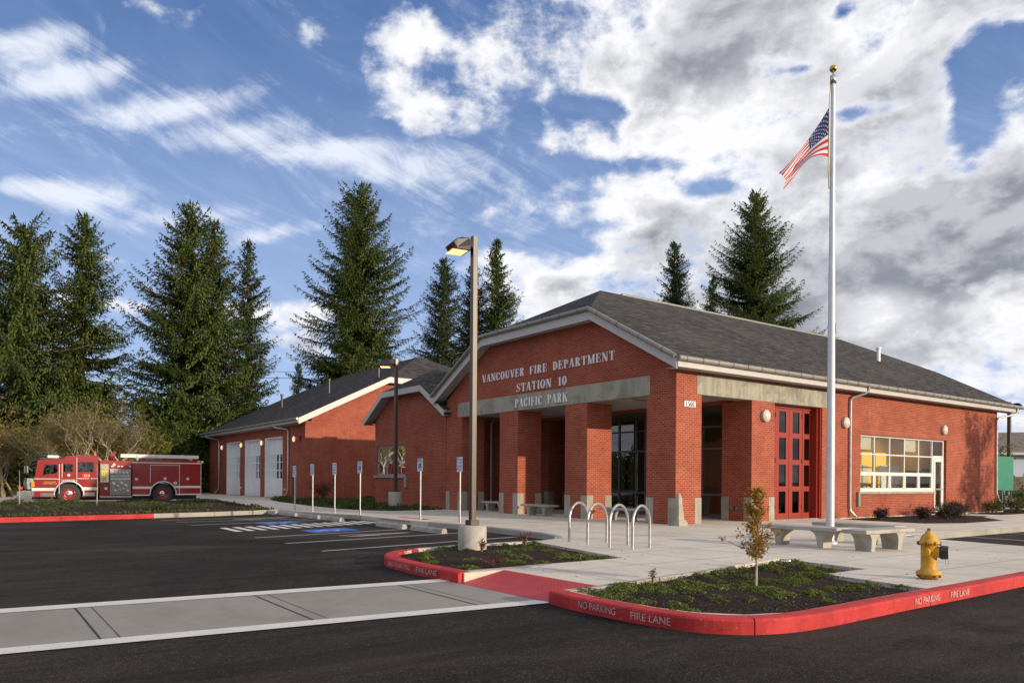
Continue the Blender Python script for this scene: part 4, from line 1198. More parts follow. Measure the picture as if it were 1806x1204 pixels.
# raised serif letters ------------------------------------------------
def glyph(ch):
    P = []
    t, h = .17, .045
    def rc(x0, x1, y0, y1): P.append([(x0, y0), (x1, y0), (x1, y1), (x0, y1)])
    def serif(x, top=True, bot=True, w=t, e=.055):
        if bot: rc(x - e, x + w + e, 0, .04)
        if top: rc(x - e, x + w + e, .96, 1)
    def stem(x, w=t, **k): rc(x, x + w, 0, 1); serif(x, w=w, **k)
    def arc(cx, cy, rx, ry, tx, ty, a0, a1, n=16):
        for i in range(n):
            a = R(a0 + (a1 - a0) * i / n); b = R(a0 + (a1 - a0) * (i + 1) / n)
            P.append([(cx + rx * math.cos(a), cy + ry * math.sin(a)), (cx + rx * math.cos(b), cy + ry * math.sin(b)),
                      (cx + (rx - tx) * math.cos(b), cy + (ry - ty) * math.sin(b)), (cx + (rx - tx) * math.cos(a), cy + (ry - ty) * math.sin(a))])
    def dg(x0, y0, x1, y1, w): P.append([(x0, y0), (x0 + w, y0), (x1 + w, y1), (x1, y1)])
    if ch == 'V': dg(.04, 1, .30, 0, .19); dg(.62, 1, .42, 0, .05); rc(-.03, .28, .96, 1); rc(.52, .75, .96, 1); w = .72
    elif ch == 'A': dg(.04, 0, .30, 1, .05); dg(.48, 0, .26, 1, .18); rc(-.04, .16, 0, .04); rc(.42, .74, 0, .04); rc(.14, .52, .30, .35); w = .72
    elif ch == 'N': rc(.08, .13, 0, 1); rc(-.02, .22, 0, .04); dg(.03, 1, .50, 0, .20); rc(.62, .67, 0, 1); rc(.52, .76, .96, 1); rc(-.04, .18, .96, 1); w = .76
    elif ch == 'C': arc(.34, .5, .34, .51, .17, .04, 48, 312, 22); rc(.52, .60, .68, .98); rc(.56, .60, .06, .30); w = .66
    elif ch == 'O': arc(.35, .5, .35, .51, .17, .04, 0, 360, 28); w = .70
    elif ch == '0': arc(.29, .5, .28, .51, .15, .04, 0, 360, 26); w = .58
    elif ch == 'U': rc(.06, .23, .28, 1); rc(-.01, .30, .96, 1); rc(.57, .62, .28, 1); rc(.49, .70, .96, 1); arc(.34, .28, .28, .29, .15, .05, 180, 360, 14); w = .70
    elif ch == 'E': stem(.06); rc(.2, .58, .955, 1); rc(.2, .60, 0, .045); rc(.2, .44, .48, .52); rc(.545, .58, .74, 1); rc(.565, .60, 0, .28); rc(.42, .45, .38, .62); w = .64
    elif ch == 'F': stem(.06); rc(.2, .58, .955, 1); rc(.2, .44, .48, .52); rc(.545, .58, .74, 1); rc(.42, .45, .38, .62); w = .60
    elif ch == 'R': stem(.06); arc(.26, .74, .33, .26, .17, .045, -90, 90, 14); dg(.50, 0, .28, .50, .16); rc(.46, .72, 0, .04); w = .70
    elif ch == 'P': stem(.06); arc(.26, .72, .35, .28, .17, .045, -90, 90, 14); w = .62
    elif ch == 'D': stem(.06); arc(.24, .5, .42, .5, .17, .045, -90, 90, 20); w = .68
    elif ch == 'I': stem(.08); w = .33
    elif ch == 'T': rc(.26, .43, 0, 1); rc(.19, .50, 0, .04); rc(.02, .67, .955, 1); rc(.02, .055, .72, 1); rc(.635, .67, .72, 1); w = .69
    elif ch == 'M': rc(.08, .13, 0, 1); rc(-.02, .22, 0, .04); dg(.04, 1, .34, 0, .18); dg(.74, 1, .42, 0, .05); rc(.72, .89, 0, 1); rc(.66, .95, 0, .04); rc(-.03, .2, .96, 1); rc(.76, .95, .96, 1); w = .95
    elif ch == 'K': stem(.06); dg(.20, .40, .58, 1, .05); dg(.56, 0, .30, .60, .17); rc(.50, .78, 0, .04); rc(.50, .72, .96, 1); w = .74
    elif ch == '1': rc(.20, .37, 0, 1); rc(.10, .47, 0, .04); rc(.08, .3, .88, .92); w = .50
    elif ch == '5': rc(.08, .12, .5, 1); rc(.08, .52, .86, 1); arc(.28, .32, .28, .33, .16, .05, -150, 120, 18); w = .6
    elif ch == 'S':
        pts = [(.54, .74), (.50, .90), (.33, .98), (.15, .92), (.08, .76), (.16, .62), (.30, .52), (.46, .42), (.54, .26), (.47, .10), (.28, .02), (.12, .08), (.06, .24)]
        wd = [.02, .03, .04, .07, .13, .17, .19, .17, .13, .07, .04, .03, .02]
        for i in range(len(pts) - 1):
            a, b = Vector(pts[i]), Vector(pts[i + 1]); na = Vector((1, .25)).normalized() if .15 < a.y < .85 else Vector((.3, 1)).normalized(); nb = Vector((1, .25)).normalized() if .15 < b.y < .85 else Vector((.3, 1)).normalized()
            P.append([tuple(a + na * wd[i] / 2), tuple(a - na * wd[i] / 2), tuple(b - nb * wd[i + 1] / 2), tuple(b + nb * wd[i + 1] / 2)])
        rc(.52, .56, .70, .98); rc(.04, .08, .02, .30); w = .62
    else: w = .3
    return P, w


def lettering(text, y0, y1, z0, hgt, X, mat='letters'):
    """letters spread from y0 (left, larger Y) to y1, standing off a wall facing -X; each letter its own sub-part"""
    gl = [glyph(c) for c in text]; tot = sum(g_[1] if c != ' ' else .62 for g_, c in zip(gl, text)); gap = .16
    natural = tot + gap * (len(text) - 1); k = abs(y0 - y1) / natural
    root = None; cur = 0
    for c, (P, w) in zip(text, gl):
        if c == ' ': cur += .62 + gap; continue
        mb = MB()
        for j, poly in enumerate(P):
            pr = [(y0 - (cur + p[0]) * k, z0 + p[1] * hgt) for p in poly]
            mb.prism(pr, 'x', X - .035 - .0006 * j, X - .006)
        o = mb.build('letter', mat, parent=FS)
        if root is None:
            root = bpy.data.objects.new('lettering', None); COL.objects.link(root); root.parent = FS
        o.parent = root
        cur += w + gap


lettering('VANCOUVER FIRE DEPARTMENT', 26.38, 18.5, 5.35, .31, 17.7)
lettering('STATION 10', 23.98, 20.97, 4.755, .32, 17.7)
lettering('PACIFIC PARK', 24.05, 20.90, 4.155, .33, 17.688)
pl = part(MB().box(18.05, 18.56, 15.805, 15.829, 3.62, 3.80), 'number_plate', 'signwhite')
nm = MB(); cur = 18.09
for c in '1501':
    P, w = glyph(c)
    for j, poly in enumerate(P): nm.prism([(cur + p[0] * .165, 3.635 + p[1] * .15) for p in poly], 'y', 15.797 - .0003 * j, 15.804)
    cur += .112
sub(nm, 'number', 'black', pl)
# ------------------------------------------------------------------ street furniture
def area_lamp(loc, base_r, base_h, top, w, arm, label, sz=1.0, dark=False):
    x, y = loc
    t = thing('area_lamp', label, 'lamp post', (x, y, 0), group='square parking lot lamps')
    bs = MB().lathe([(base_r, -.1), (base_r, base_h - .03), (base_r - .03, base_h), (0.001, base_h)], x, y, 0, 28).build('base', 'base', t)
    MB().box(x - w * .95, x + w * .95, y - w * .95, y + w * .95, base_h, base_h + .10).build('base_plate', 'bronze', t, bevel=.008)
    MB().box(x - w / 2, x + w / 2, y - w / 2, y + w / 2, base_h + .09, top).build('pole', 'bronze', t, bevel=.006)
    A = Vector(arm).normalized(); B = Vector((-A.y, A.x, 0))
    hd = MB(); zt = top - .17; L = .62 * sz; W = .27 * sz; o = Vector((x, y, 0)) + A * (w / 2)
    prof = [(0.0, 0), (0.0, .16), (.10, .17), (.16, .20), (.34, .20), (.48, .15), (.58, .06), (L, -.06), (L, -.10), (.14, -.10), (.12, 0)]
    pr = [(a * sz, b * sz) for a, b in prof]
    n = len(pr)
    def Q(s_, a, b): ww = W * (1 if a > .1 * sz else .45); return o + A * a + B * (s_ * ww) + Vector((0, 0, zt - .1 + b))
    vs = [Q(-1, a, b) for a, b in pr] + [Q(1, a, b) for a, b in pr]
    hd.raw(vs, [tuple(range(n)), tuple(range(2 * n - 1, n - 1, -1))] + [(i, i + n, (i + 1) % n + n, (i + 1) % n) for i in range(n)])
    h = hd.build('lamp_head', 'shadedbronze', t, recalc=True, bevel=.02 * sz)
    ls = MB(); q = [o + A * a * sz + B * (s_ * W * .82) + Vector((0, 0, zt - .1 - .104 * sz)) for a, s_ in ((.19, -1), (.57, -1), (.57, 1), (.19, 1))]
    ls.face(q[::-1]); ls.face([p + Vector((0, 0, .003)) for p in q]); l = ls.build('lens', 'lamp', t); l.parent = h
    return t


area_lamp((8.02, 12.28), .275, .46, 5.99, .105, (-.8, .15, 0), 'lit lamp post on a round concrete base in the small bed beside the bike racks', .80)
area_lamp((16.57, 31.93), .32, .74, 6.92, .14, (-.75, .5, 0), 'lamp post on a concrete base in front of the middle wing window', 1.15)
area_lamp((50.0, 19.05), .36, .42, 6.1, .17, (.8, -.5, 0), 'dark lamp post at the far right beyond the green box', .95)

FP = (15.35, 9.32)
fp = thing('flagpole', 'tall silver flagpole with a gold ball standing among the concrete benches', 'flagpole', (FP[0], FP[1], 0))
ztop = 10.23
MB().tube([(FP[0], FP[1], 0), (FP[0], FP[1], 3), (FP[0], FP[1], ztop - .25)], .07, 20, radii=[.088, .082, .045]).build('pole', 'pole', fp)
MB().lathe([(.15, 0), (.15, .03), (.10, .06), (.09, .06)], FP[0], FP[1], 0, 24).build('collar', 'pole', fp)
MB().lathe([(.001, 0), (.065, .0), (.065, .17), (.03, .2), (.012, .21), (.012, .27), (.001, .27)], FP[0], FP[1], ztop - .27, 20).build('truck', 'steel', fp)
MB().lathe([(.078 * math.sin(PI * i / 12) + .0005, -.078 * math.cos(PI * i / 12)) for i in range(13)], FP[0], FP[1], ztop + .06, 20).build('ball', 'gold', fp)
RG = RGT; hx = FP[0] - RG.x * .06 - FWD.x * .02; hy = FP[1] - RG.y * .06 - FWD.y * .02
MB().tube([(FP[0] - RG.x * .055, FP[1] - RG.y * .055, ztop - .2), (hx - RG.x * .03, hy - RG.y * .03, 9.45), (hx - RG.x * .04, hy - RG.y * .04, 8.35), (FP[0] - RG.x * .09, FP[1] - RG.y * .09, 8.0), (FP[0] - RG.x * .08, FP[1] - RG.y * .08, 7.7),
           (FP[0] + RG.x * .085, FP[1] + RG.y * .085, 7.62)], .009, 6).build('halyard', 'hose', fp)


def make_flag():
    NS, NT = 60, 39
    def px(p): return p
    top = [(0, 0), (-.18, -.30), (-.40, -.62), (-.66, -.98), (-.90, -1.28), (-1.05, -1.43)]
    bot = [(0, -1.08), (-.16, -1.06), (-.34, -1.10), (-.52, -1.22), (-.72, -1.50), (-1.00, -1.84)]
    def cr(P, s):
        x = s * (len(P) - 1); i = min(int(x), len(P) - 2); f = x - i
        p0 = P[max(i - 1, 0)]; p1 = P[i]; p2 = P[i + 1]; p3 = P[min(i + 2, len(P) - 1)]
        return [0.5 * ((2 * p1[k]) + (-p0[k] + p2[k]) * f + (2 * p0[k] - 5 * p1[k] + 4 * p2[k] - p3[k]) * f * f + (-p0[k] + 3 * p1[k] - 3 * p2[k] + p3[k]) * f ** 3) for k in (0, 1)]
    def pos(s, t):
        a = cr(top, s); b = cr(bot, s); w = t
        r = a[0] * (1 - w) + b[0] * w; z = a[1] * (1 - w) + b[1] * w
        # gathered folds: deeper towards the fly
        d = .16 * s * math.sin(t * PI * 1.0 + 2.2 * s) + .11 * s * math.sin(5.2 * s - 3.0 * t + .6) + .05 * s * math.sin(9 * t + 4 * s)
        r += .03 * s * math.sin(7 * t + 5 * s)
        return Vector((hx, hy, 9.43)) + RG * (r * .985 - .04) + FWD * d + Vector((0, 0, z * .985))
    vs = [pos(i / NS, j / NT) for i in range(NS + 1) for j in range(NT + 1)]
    mb = MB(); k = len(mb.v); mb.v.extend([tuple(v) for v in vs])
    for i in range(NS):
        for j in range(NT):
            stripe = int((j + .5) / NT * 13)
            mi = 0 if stripe % 2 == 0 else 1
            if (i + .5) / NS < .40 and stripe < 7: mi = 2
            a = i * (NT + 1) + j; mb.f.append((a, a + 1, a + NT + 2, a + NT + 1)); mb.mi.append(mi); mb.sm.append(True)
    o = mb.build('flag', ['fred', 'fwhite', 'fblue'])
    tag(o, 'American flag hanging in folds from the silver flagpole', 'flag')
    sb = MB()
    for row in range(9):
        for c in range(6 if row % 2 == 0 else 5):
            s = (.033 + (c * 2 + (row % 2)) * .0333) ; t = (row + 1) / 10 * 7 / 13
            p = pos(s, t); u = (pos(s + .01, t) - p).normalized(); v = (pos(s, t - .01) - p).normalized(); nn = u.cross(v).normalized()
            for sg in (1, -1):
                pts = []
                for q in range(10):
                    rr = .023 if q % 2 == 0 else .0095; an = PI / 2 + q * PI / 5
                    pts.append(p + u * rr * math.cos(an) + v * rr * math.sin(an) + nn * .004 * sg)
                sb.face(pts)
    so = sb.build('stars', 'fwhite', o); so.location = (0, 0, 0)
    sl = MB().tube([pos(0, 0) + RG * .015, pos(0, .5) + RG * .015, pos(0, 1) + RG * .015], .012, 6).build('header', 'fwhite', o)


make_flag()


# concrete benches
def bench(cx, cy, ang, label, L=1.72, H=.42, W=.52, group='concrete benches around the flagpole', lo=.47):
    t = thing('concrete_bench', label, 'bench', (cx, cy, 0), ang, group)
    s = MB().box(-L / 2, L / 2, -W / 2, W / 2, H - .075, H); s.build('seat', 'bench', t, local=True, bevel=.014)
    for sg in (-1, 1):
        prof = []
        # splayed leg with curved brackets, profile in the length direction
        c = sg * lo
        for i in range(7):
            a = R(90 * i / 6); prof.append((c + .075 + .17 * (1 - math.sin(a)), H - .075 - .19 * (1 - math.cos(a))))
        prof = [(c + .26, H - .076)] + prof[1:] + [(c + .06, 0)]
        left = [(2 * c - x, z) for x, z in prof][::-1]
        m = MB(); m.prism(prof + left, 'y', -W / 2 + .05, W / 2 - .05)
        for k, v in enumerate(m.v):
            z = v[2]; f = .78 + .22 * (z / H); m.v[k] = (v[0], v[1] * f, v[2])
        m.build('leg', 'bench', t, local=True, bevel=.01, recalc=True)
    return t


bench(14.28, 9.28, R(93), 'long weathered concrete bench left of the flagpole nearest the sapling')
bench(14.75, 7.92, R(-2), 'pale concrete bench right of the flagpole nearest the hydrant')
bench(16.15, 9.15, R(91), 'concrete bench behind the flagpole', L=1.9)
bench(17.72, 22.55, R(90), 'concrete bench in the porch between the middle brick columns', group='concrete benches under the porch')
bench(18.05, 18.5, R(90), 'concrete bench in the porch beside the corner column', group='concrete benches under the porch')
bench(18.6, 26.6, R(90), 'concrete bench in the porch at its far left end', group='concrete benches under the porch')

# bike racks
for i, (x0, x1, y0, y1, lab) in enumerate(((10.80, 11.50, 12.68, 12.86, 'steel hoop bike rack nearest the planting bed corner, farthest left of the row'), (10.68, 11.38, 11.95, 12.12, 'steel hoop bike rack second from the left of the row'),
                                           (10.60, 11.30, 11.20, 11.40, 'steel hoop bike rack third from the left of the row'), (10.62, 11.28, 10.58, 10.76, 'steel hoop bike rack at the right end of the row'))):
    t = thing('bike_rack', lab, 'bike rack', ((x0 + x1) / 2, (y0 + y1) / 2, 0), 0, 'steel hoop bike racks')
    a = Vector((x0, y0, 0)); b = Vector((x1, y1, 0)); m_ = (a + b) / 2; d = (b - a) / 2; r = d.length
    hz = .86 - r - .02
    pts = [a, a + Vector((0, 0, hz * .5)), a + Vector((0, 0, hz))] + [m_ - d * math.cos(PI * k / 14) + Vector((0, 0, hz + r * math.sin(PI * k / 14))) for k in range(1, 14)] + [b + Vector((0, 0, hz)), b + Vector((0, 0, hz * .5)), b]
    MB().tube(pts, .027, 14).build('hoop', 'steel', t)
    for p in (a, b): MB().cyl(p, p + Vector((0, 0, .006)), .045, None, 16).build('foot_flange', 'steel', t)

# fire hydrant
hy_ = thing('fire_hydrant', 'yellow fire hydrant with a black side cap on the concrete pad', 'fire hydrant', (10.92, 5.15, 0), R(0))
cx, cy = 10.92, 5.15
MB().lathe([(.001, .02), (.125, .02), (.125, .06), (.16, .062), (.16, .10), (.105, .125), (.100, .16), (.102, .46), (.11, .47), (.11, .485), (.001, .485)], cx, cy, 0, 28).build('barrel', 'hydrant', hy_)
MB().lathe([(.12, .485), (.145, .487), (.15, .50), (.145, .515), (.112, .53), (.105, .56), (.085, .60), (.055, .625), (.05, .63), (.045, .655), (.03, .665), (.001, .665)], cx, cy, 0, 28).build('bonnet', 'hydrant', hy_)
MB().cyl((cx, cy, .66), (cx, cy, .70), .024, .02, 5, smooth=False).build('operating_nut', 'rust', hy_)
MB().cyl((cx, cy, 0), (cx, cy, .03), .115, None, 20).build('base_pipe', 'rust', hy_)
L_ = -RG; 
c0 = Vector((cx, cy, .385)); nd = (-FWD * .75 - RG * .66).normalized()
MB().cyl(c0 + nd * .07, c0 + nd * .145, .045, None, 20).cyl(c0 + nd * .145, c0 + nd * .18, .052, .048, 20).cyl(c0 + nd * .18, c0 + nd * .195, .018, None, 5).build('nozzle_cap', 'hydrant', hy_)
sd2 = (RG * .84 - FWD * .55).normalized(); c1 = Vector((cx, cy, .375))
MB().cyl(c1 + sd2 * .05, c1 + sd2 * .13, .085, .078, 24).build('outlet', 'hydrant', hy_)
cap = MB().cyl(c1 + sd2 * .12, c1 + sd2 * .15, .07, .095, 12, smooth=False).cyl(c1 + sd2 * .15, c1 + sd2 * .235, .098, .092, 12, smooth=False).build('pumper_cap', 'black', hy_, bevel=.006)
cc = MB().cyl(c1 + sd2 * .2355, c1 + sd2 * .24, .058, None, 20).build('cap_disc', 'pipe', hy_); cc.parent = cap
MB().tube([c1 + sd2 * .2 + Vector((0, 0, -.09)), c1 + sd2 * .205 + Vector((0, 0, -.16)), c1 + sd2 * .225 + Vector((0, 0, -.185)), c1 + sd2 * .24 + Vector((0, 0, -.16)), c1 + sd2 * .235 + Vector((0, 0, -.09))], .003, 5).build('chain', 'steel', hy_)
bm_ = MB()
for k in range(8):
    a = k * PI / 4 + .2
    for z in (.045, .49): bm_.cyl((cx + .143 * math.cos(a), cy + .143 * math.sin(a), z - .02), (cx + .143 * math.cos(a), cy + .143 * math.sin(a), z + .028), .013, None, 6, smooth=False)
bm_.build('bolts', 'rust', hy_)
MB().tube([(cx - .02 + .104 * -FWD.x, cy + .104 * -FWD.y, .22), (cx + .104 * -FWD.x, cy - .02 + .104 * -FWD.y, .24)], .004, 5).build('cast_mark', 'hydrant', hy_)

# wheel stops
for (ya, yb, lab) in ((31.37, 33.0, 'concrete wheel stop farthest left in the row, at the corner of the long bed'), (28.96, 30.8, 'concrete wheel stop second from the left, below the first sign post'), (26.73, 28.62, 'concrete wheel stop third from the left'),
                      (24.65, 26.38, 'concrete wheel stop between the blue symbol and the striped aisle'), (20.11, 21.87, 'concrete wheel stop just right of the red ramp mat'), (17.84, 19.62, 'concrete wheel stop nearest the camera, second right of the red ramp')):
    if yb > 32: ya, yb = 30.0 + 0.75, 31.9
    t = thing('wheel_stop', lab, 'wheel stop', (10.75, (ya + yb) / 2, -.15), 0, 'concrete wheel stops')
    x = 10.75 if yb < 31 else 10.6
    MB().prism([(x - .10, -.15), (x + .10, -.15), (x + .075, -.03), (x + .04, .0), (x - .04, .0), (x - .075, -.03)], 'y', ya, yb).build('block', 'bench', t, bevel=.015)
    for y in (ya + .3, yb - .3): MB().cyl((x, y, -.004), (x, y, .006), .02, None, 8).build('pin', 'rust', t)


# sign posts
def sign_post(x, y, top, kind, label):
    t = thing('sign_post', label, 'sign post', (x, y, 0), 0, 'parking sign posts')
    MB().cyl((x, y, 0), (x, y, .22), .038, None, 12).build('sleeve', 'steel', t)
    MB().cyl((x, y, .2), (x, y, top), .026, None, 12).build('post', 'pipe', t)
    d = Vector((-.97, -.24, 0)).normalized(); rr = Vector((0.24, -.97, 0)).normalized()
    def plate(z0, z1, w, mat, off=.032):
        o = Vector((x, y, 0)) + d * off; m = MB(); q = [o - rr * w / 2, o + rr * w / 2]
        vs = [Vector((p.x, p.y, z)) for z in (z0, z1) for p in q]; back = [v - d * .004 for v in vs]
        m.raw(vs + back, [(0, 1, 3, 2), (4, 6, 7, 5), (0, 4, 5, 1), (2, 3, 7, 6), (0, 2, 6, 4), (1, 5, 7, 3)])
        return m.build('sign_plate', mat, t)
    def dec(par, mb, mat): o = mb.build('sign_marking', mat, t); o.parent = par
    def pt(a, z, off=.034): o = Vector((x, y, 0)) + d * off + rr * a; return (o.x, o.y, z)
    if kind == 'hc':
        p = plate(top - .43, top, .25, 'signwhite')
        g_ = plate(top - .13, top - .01, .24, 'signgreen', .035)
        b = MB().face([pt(-.07, top - .33), pt(.07, top - .33), pt(.07, top - .17), pt(-.07, top - .17)]); dec(p, b, 'signblue')
        w = MB(); ring = circ(0, 0, .032, 12, -200, 60)
        for i in range(12):
            a_, b_ = ring[i], ring[i + 1]; w.face([pt(a_[0], top - .275 + a_[1], .036), pt(b_[0], top - .275 + b_[1], .036), pt(b_[0] * .7, top - .275 + b_[1] * .7, .036), pt(a_[0] * .7, top - .275 + a_[1] * .7, .036)])
        w.face([pt(-.008, top - .26, .036), pt(.008, top - .26, .036), pt(.008, top - .20, .036), pt(-.008, top - .20, .036)]); dec(p, w, 'signwhite')
        m = MB(); put_text(m, 'RESERVED\nPARKING', .05, pt(0, top - .07, .038), rr, (0, 0, 1)); dec(p, m, 'signwhite')
        m = MB(); put_text(m, 'VAN ACCESSIBLE', .035, pt(0, top - .385, .036), rr, (0, 0, 1), width=.25); dec(p, m, 'signblue')
    else:
        p = plate(top - .46, top, .24, 'signwhite')
        for k, s_ in enumerate(('FIRE', 'STATION', 'PARKING', 'ONLY')):
            m = MB(); put_text(m, s_, .085, pt(0, top - .08 - .10 * k, .036), rr, (0, 0, 1), width=.13 + .03 * min(len(s_), 4)); dec(p, m, 'signblue')


sign_post(11.49, 31.17, 1.86, 'txt', 'slim sign post farthest left, near the garage side door')
sign_post(11.72, 29.78, 1.92, 'txt', 'slim white sign post second from the left, before the garage side wall')
sign_post(11.98, 28.16, 1.95, 'txt', 'white text sign post third from the left, left of the brown shrub')
sign_post(12.04, 25.98, 1.98, 'hc', 'blue wheelchair sign post at the end of the kerb ramp, before the far bed')
sign_post(12.5, 22.3, 2.03, 'hc', 'blue wheelchair sign post standing right of the red ramp mat')
sign_post(12.66, 20.09, 2.03, 'txt', 'white text sign post just left of the nearest lamp post')

# obelisk bollard at the porch corner
ob = thing('obelisk', 'small tapered concrete obelisk against the corner column', 'bollard', (17.50, 15.53, 0), R(0))
def frustum(mb, w0, w1, z0, z1):
    mb.raw([(sx * w, sy * w, z) for w, z in ((w0, z0), (w1, z1)) for sx, sy in ((-1, -1), (1, -1), (1, 1), (-1, 1))], [(0, 3, 2, 1), (4, 5, 6, 7), (0, 1, 5, 4), (1, 2, 6, 5), (2, 3, 7, 6), (3, 0, 4, 7)]); return mb
fm = frustum(frustum(MB(), .20, .19, 0, .10), .18, .14, .10, .17); fm.build('plinth', 'conc', ob, local=True, bevel=.006)
frustum(MB(), .125, .062, .17, .90).build('shaft', 'conc', ob, local=True, bevel=.006)
MB().lathe([(.066, .90), (.062, .94), (.04, .97), (.001, .98)], 0, 0, 0, 16).build('cap', 'conc', ob, local=True)


# ------------------------------------------------------------------ fire engine
def fire_engine():
    # local x runs from the front bumper (0) to the tail (9.2); near side is y = 0, far side y = 2.4
    S = 1 / 35.4
    YT, X0_ = 46.1, 2.52
    t = thing('fire_engine', 'red fire engine with white stripe and roof ladder parked on the drive', 'fire engine', (X0_, YT, -.12), 0)
    ref = [120.0]
    def X(p):
        a = (p - 903) / 1347.0; ref[0] = p
        return YT * (FWD.x + a * RGT.x) / (FWD.y + a * RGT.y) - X0_
    def Zp(p):
        a = (ref[0] - 903) / 1347.0; D = YT / (FWD.y + a * RGT.y)
        return (846 + .0067 * (ref[0] - 903) - p) / 1347.0 * D + 1.45
    W = 2.4
    def bl(mb, n, m, par=None, **k):
        o = mb.build(n, m, t, local=True, **k)
        if par: o.parent = par
        return o
    def arch(cx_, r, n=14, a0=0, a1=180): return [(X(cx_) + r * math.cos(R(a0 + (a1 - a0) * i / n)), HUB + r * math.sin(R(a0 + (a1 - a0) * i / n))) for i in range(n + 1)]
    HUB = .55; ra = .655
    # cab side outline with wheel arch and window openings
    cab = [(X(61), Zp(876)), (X(61), Zp(843)), (X(66.5), Zp(812)), (X(70), Zp(809.5)), (X(112), Zp(809)), (X(117), Zp(803.5)), (X(171), Zp(802.5)), (X(173), Zp(805)), (X(173), Zp(876)), (X(144.3), Zp(876))] + arch(121.8, ra) + [(X(99.3), Zp(876))]
    wins = [[(X(75), Zp(837.5)), (X(79), Zp(819)), (X(101.5), Zp(819)), (X(101.5), Zp(832)), (X(97), Zp(834.5))],
            [(X(112), Zp(832)), (X(112), Zp(818)), (X(128), Zp(818)), (X(128), Zp(832))], [(X(137.5), Zp(832)), (X(137.5), Zp(814.5)), (X(165), Zp(814.5)), (X(165), Zp(832))]]
    side = wall_y(0.0, cab, wins, .06)
    far = wall_y(W - .06, cab, wins, .06)
    c = bl(side, 'cab', 'truckred'); bl(far, 'cab_side', 'truckred', c)
    sh = MB()
    for i in range(2, 8): a, b = cab[i], cab[i + 1]; sh.face([(a[0], .06, a[1]), (b[0], .06, b[1]), (b[0], W - .06, b[1]), (a[0], W - .06, a[1])])
    sh.face([(X(61), .06, Zp(876)), (X(61), W - .06, Zp(876)), (X(61), W - .06, Zp(845)), (X(61), .06, Zp(845))])
    sh.face([(X(66.5), .06, Zp(814)), (X(70), .06, Zp(809.5)), (X(70), W - .06, Zp(809.5)), (X(66.5), W - .06, Zp(814))])
    bl(sh, 'cab_shell', 'truckred', c)
    bl(MB().face([(X(61) - .01, .06, Zp(845)), (X(66.5) - .01, .06, Zp(813)), (X(66.5) - .01, W - .06, Zp(813)), (X(61) - .01, W - .06, Zp(845))]).box(X(57), X(62), .02, .10, Zp(843), Zp(812)), 'windscreen', 'truckglass', c)
    g_ = MB(); g_.face([(X(74), .03, Zp(838)), (X(103), .03, Zp(838)), (X(103), .03, Zp(818)), (X(74), .03, Zp(818))]); g_.face([(X(111), .03, Zp(833)), (X(129), .03, Zp(833)), (X(129), .03, Zp(817)), (X(111), .03, Zp(817))])
    g_.face([(X(137), .03, Zp(833)), (X(166), .03, Zp(833)), (X(166), .03, Zp(814)), (X(137), .03, Zp(814))]); bl(g_, 'side_glass', 'truckglass', c)
    bl(MB().box(X(72), X(168), .3, W - .3, Zp(868), Zp(836)), 'cab_interior', 'black', c)
    # trims, stripes
    tr = MB(); tr.box(X(60), X(106), -.012, 0, Zp(844.6), Zp(843.6)).box(X(137), X(173), -.012, 0, Zp(844), Zp(843)).box(X(104), X(105), -.01, 0, Zp(870), Zp(818)).box(X(109), X(110), -.012, 0, Zp(842), Zp(817)).box(X(135), X(135.8), -.01, 0, Zp(855), Zp(806))
    bl(tr, 'trim', 'stripe', c)
    bl(MB().box(X(56), X(98.5), -.014, 0, Zp(865), Zp(860)), 'white_stripe', 'stripe', c)
    bl(MB().box(X(143.5), X(173), -.014, 0, Zp(863.8), Zp(858.8)), 'white_stripe', 'stripe', c)
    bl(MB().box(X(71), X(97), -.05, .0, Zp(875), Zp(869)).box(X(146), X(167), -.05, .0, Zp(874), Zp(868)), 'step', 'chrome', c)
    bl(MB().box(X(108), X(133), -.012, 0, Zp(850), Zp(845)), 'vent_grille', 'panel', c)
    for x0 in (84.5, 158): bl(MB().box(X(x0), X(x0 + 6), -.03, 0, Zp(857.5), Zp(856)), 'door_handle', 'black', c)
    bl(MB().box(X(144), X(158.5), -.014, -.001, Zp(842), Zp(835)), 'unit_plate', 'redlens', c)
    m = MB(); put_text(m, 'E10', 6.6 * S, (X(153), -.018, Zp(838.5)), (1, 0, 0), (0, 0, 1)); bl(m, 'unit_number', 'stripe', c)
    m = MB(); put_text(m, 'VANCOUVER', 3.0 * S, (X(88.5), -.008, Zp(849.5)), (1, 0, 0), (0, 0, 1), width=18 * S); put_text(m, 'FIRE RESCUE', 3.0 * S, (X(88.5), -.008, Zp(852.4)), (1, 0, 0), (0, 0, 1), width=22 * S); bl(m, 'door_lettering', 'hose', c)
    bl(MB().cyl((X(121), -.05, Zp(837.5)), (X(121), 0, Zp(837.5)), 2.2 * S), 'marker_light', 'pipe', c)
    bl(MB().box(X(55), X(61), -.02, .06, Zp(858), Zp(849)), 'turn_signal', 'amber', c); bl(MB().box(X(48), X(60.5), .08, W - .08, Zp(862), Zp(843)), 'front_grille', 'panel', c)
    for y in (.3, W - .3):
        bl(MB().cyl((X(47), y, Zp(853)), (X(49), y, Zp(853)), .11), 'headlight', 'pipe', c)
    # bumper, siren, mirror
    bp = bl(MB().prism([(X(30), .15), (X(34), .0), (X(61), 0), (X(61), W), (X(34), W), (X(30), W - .15)], 'z', Zp(875), Zp(866)), 'bumper', 'chrome', bevel=.02)
    bl(MB().box(X(38), X(56), .1, W - .1, Zp(866), Zp(864.5)), 'bumper_deck', 'chrome', bp); bl(MB().cyl((X(33), .5, Zp(860.5)), (X(41), .5, Zp(860.5)), 3.2 * S, 2.6 * S, 16), 'siren', 'redlens', bp)
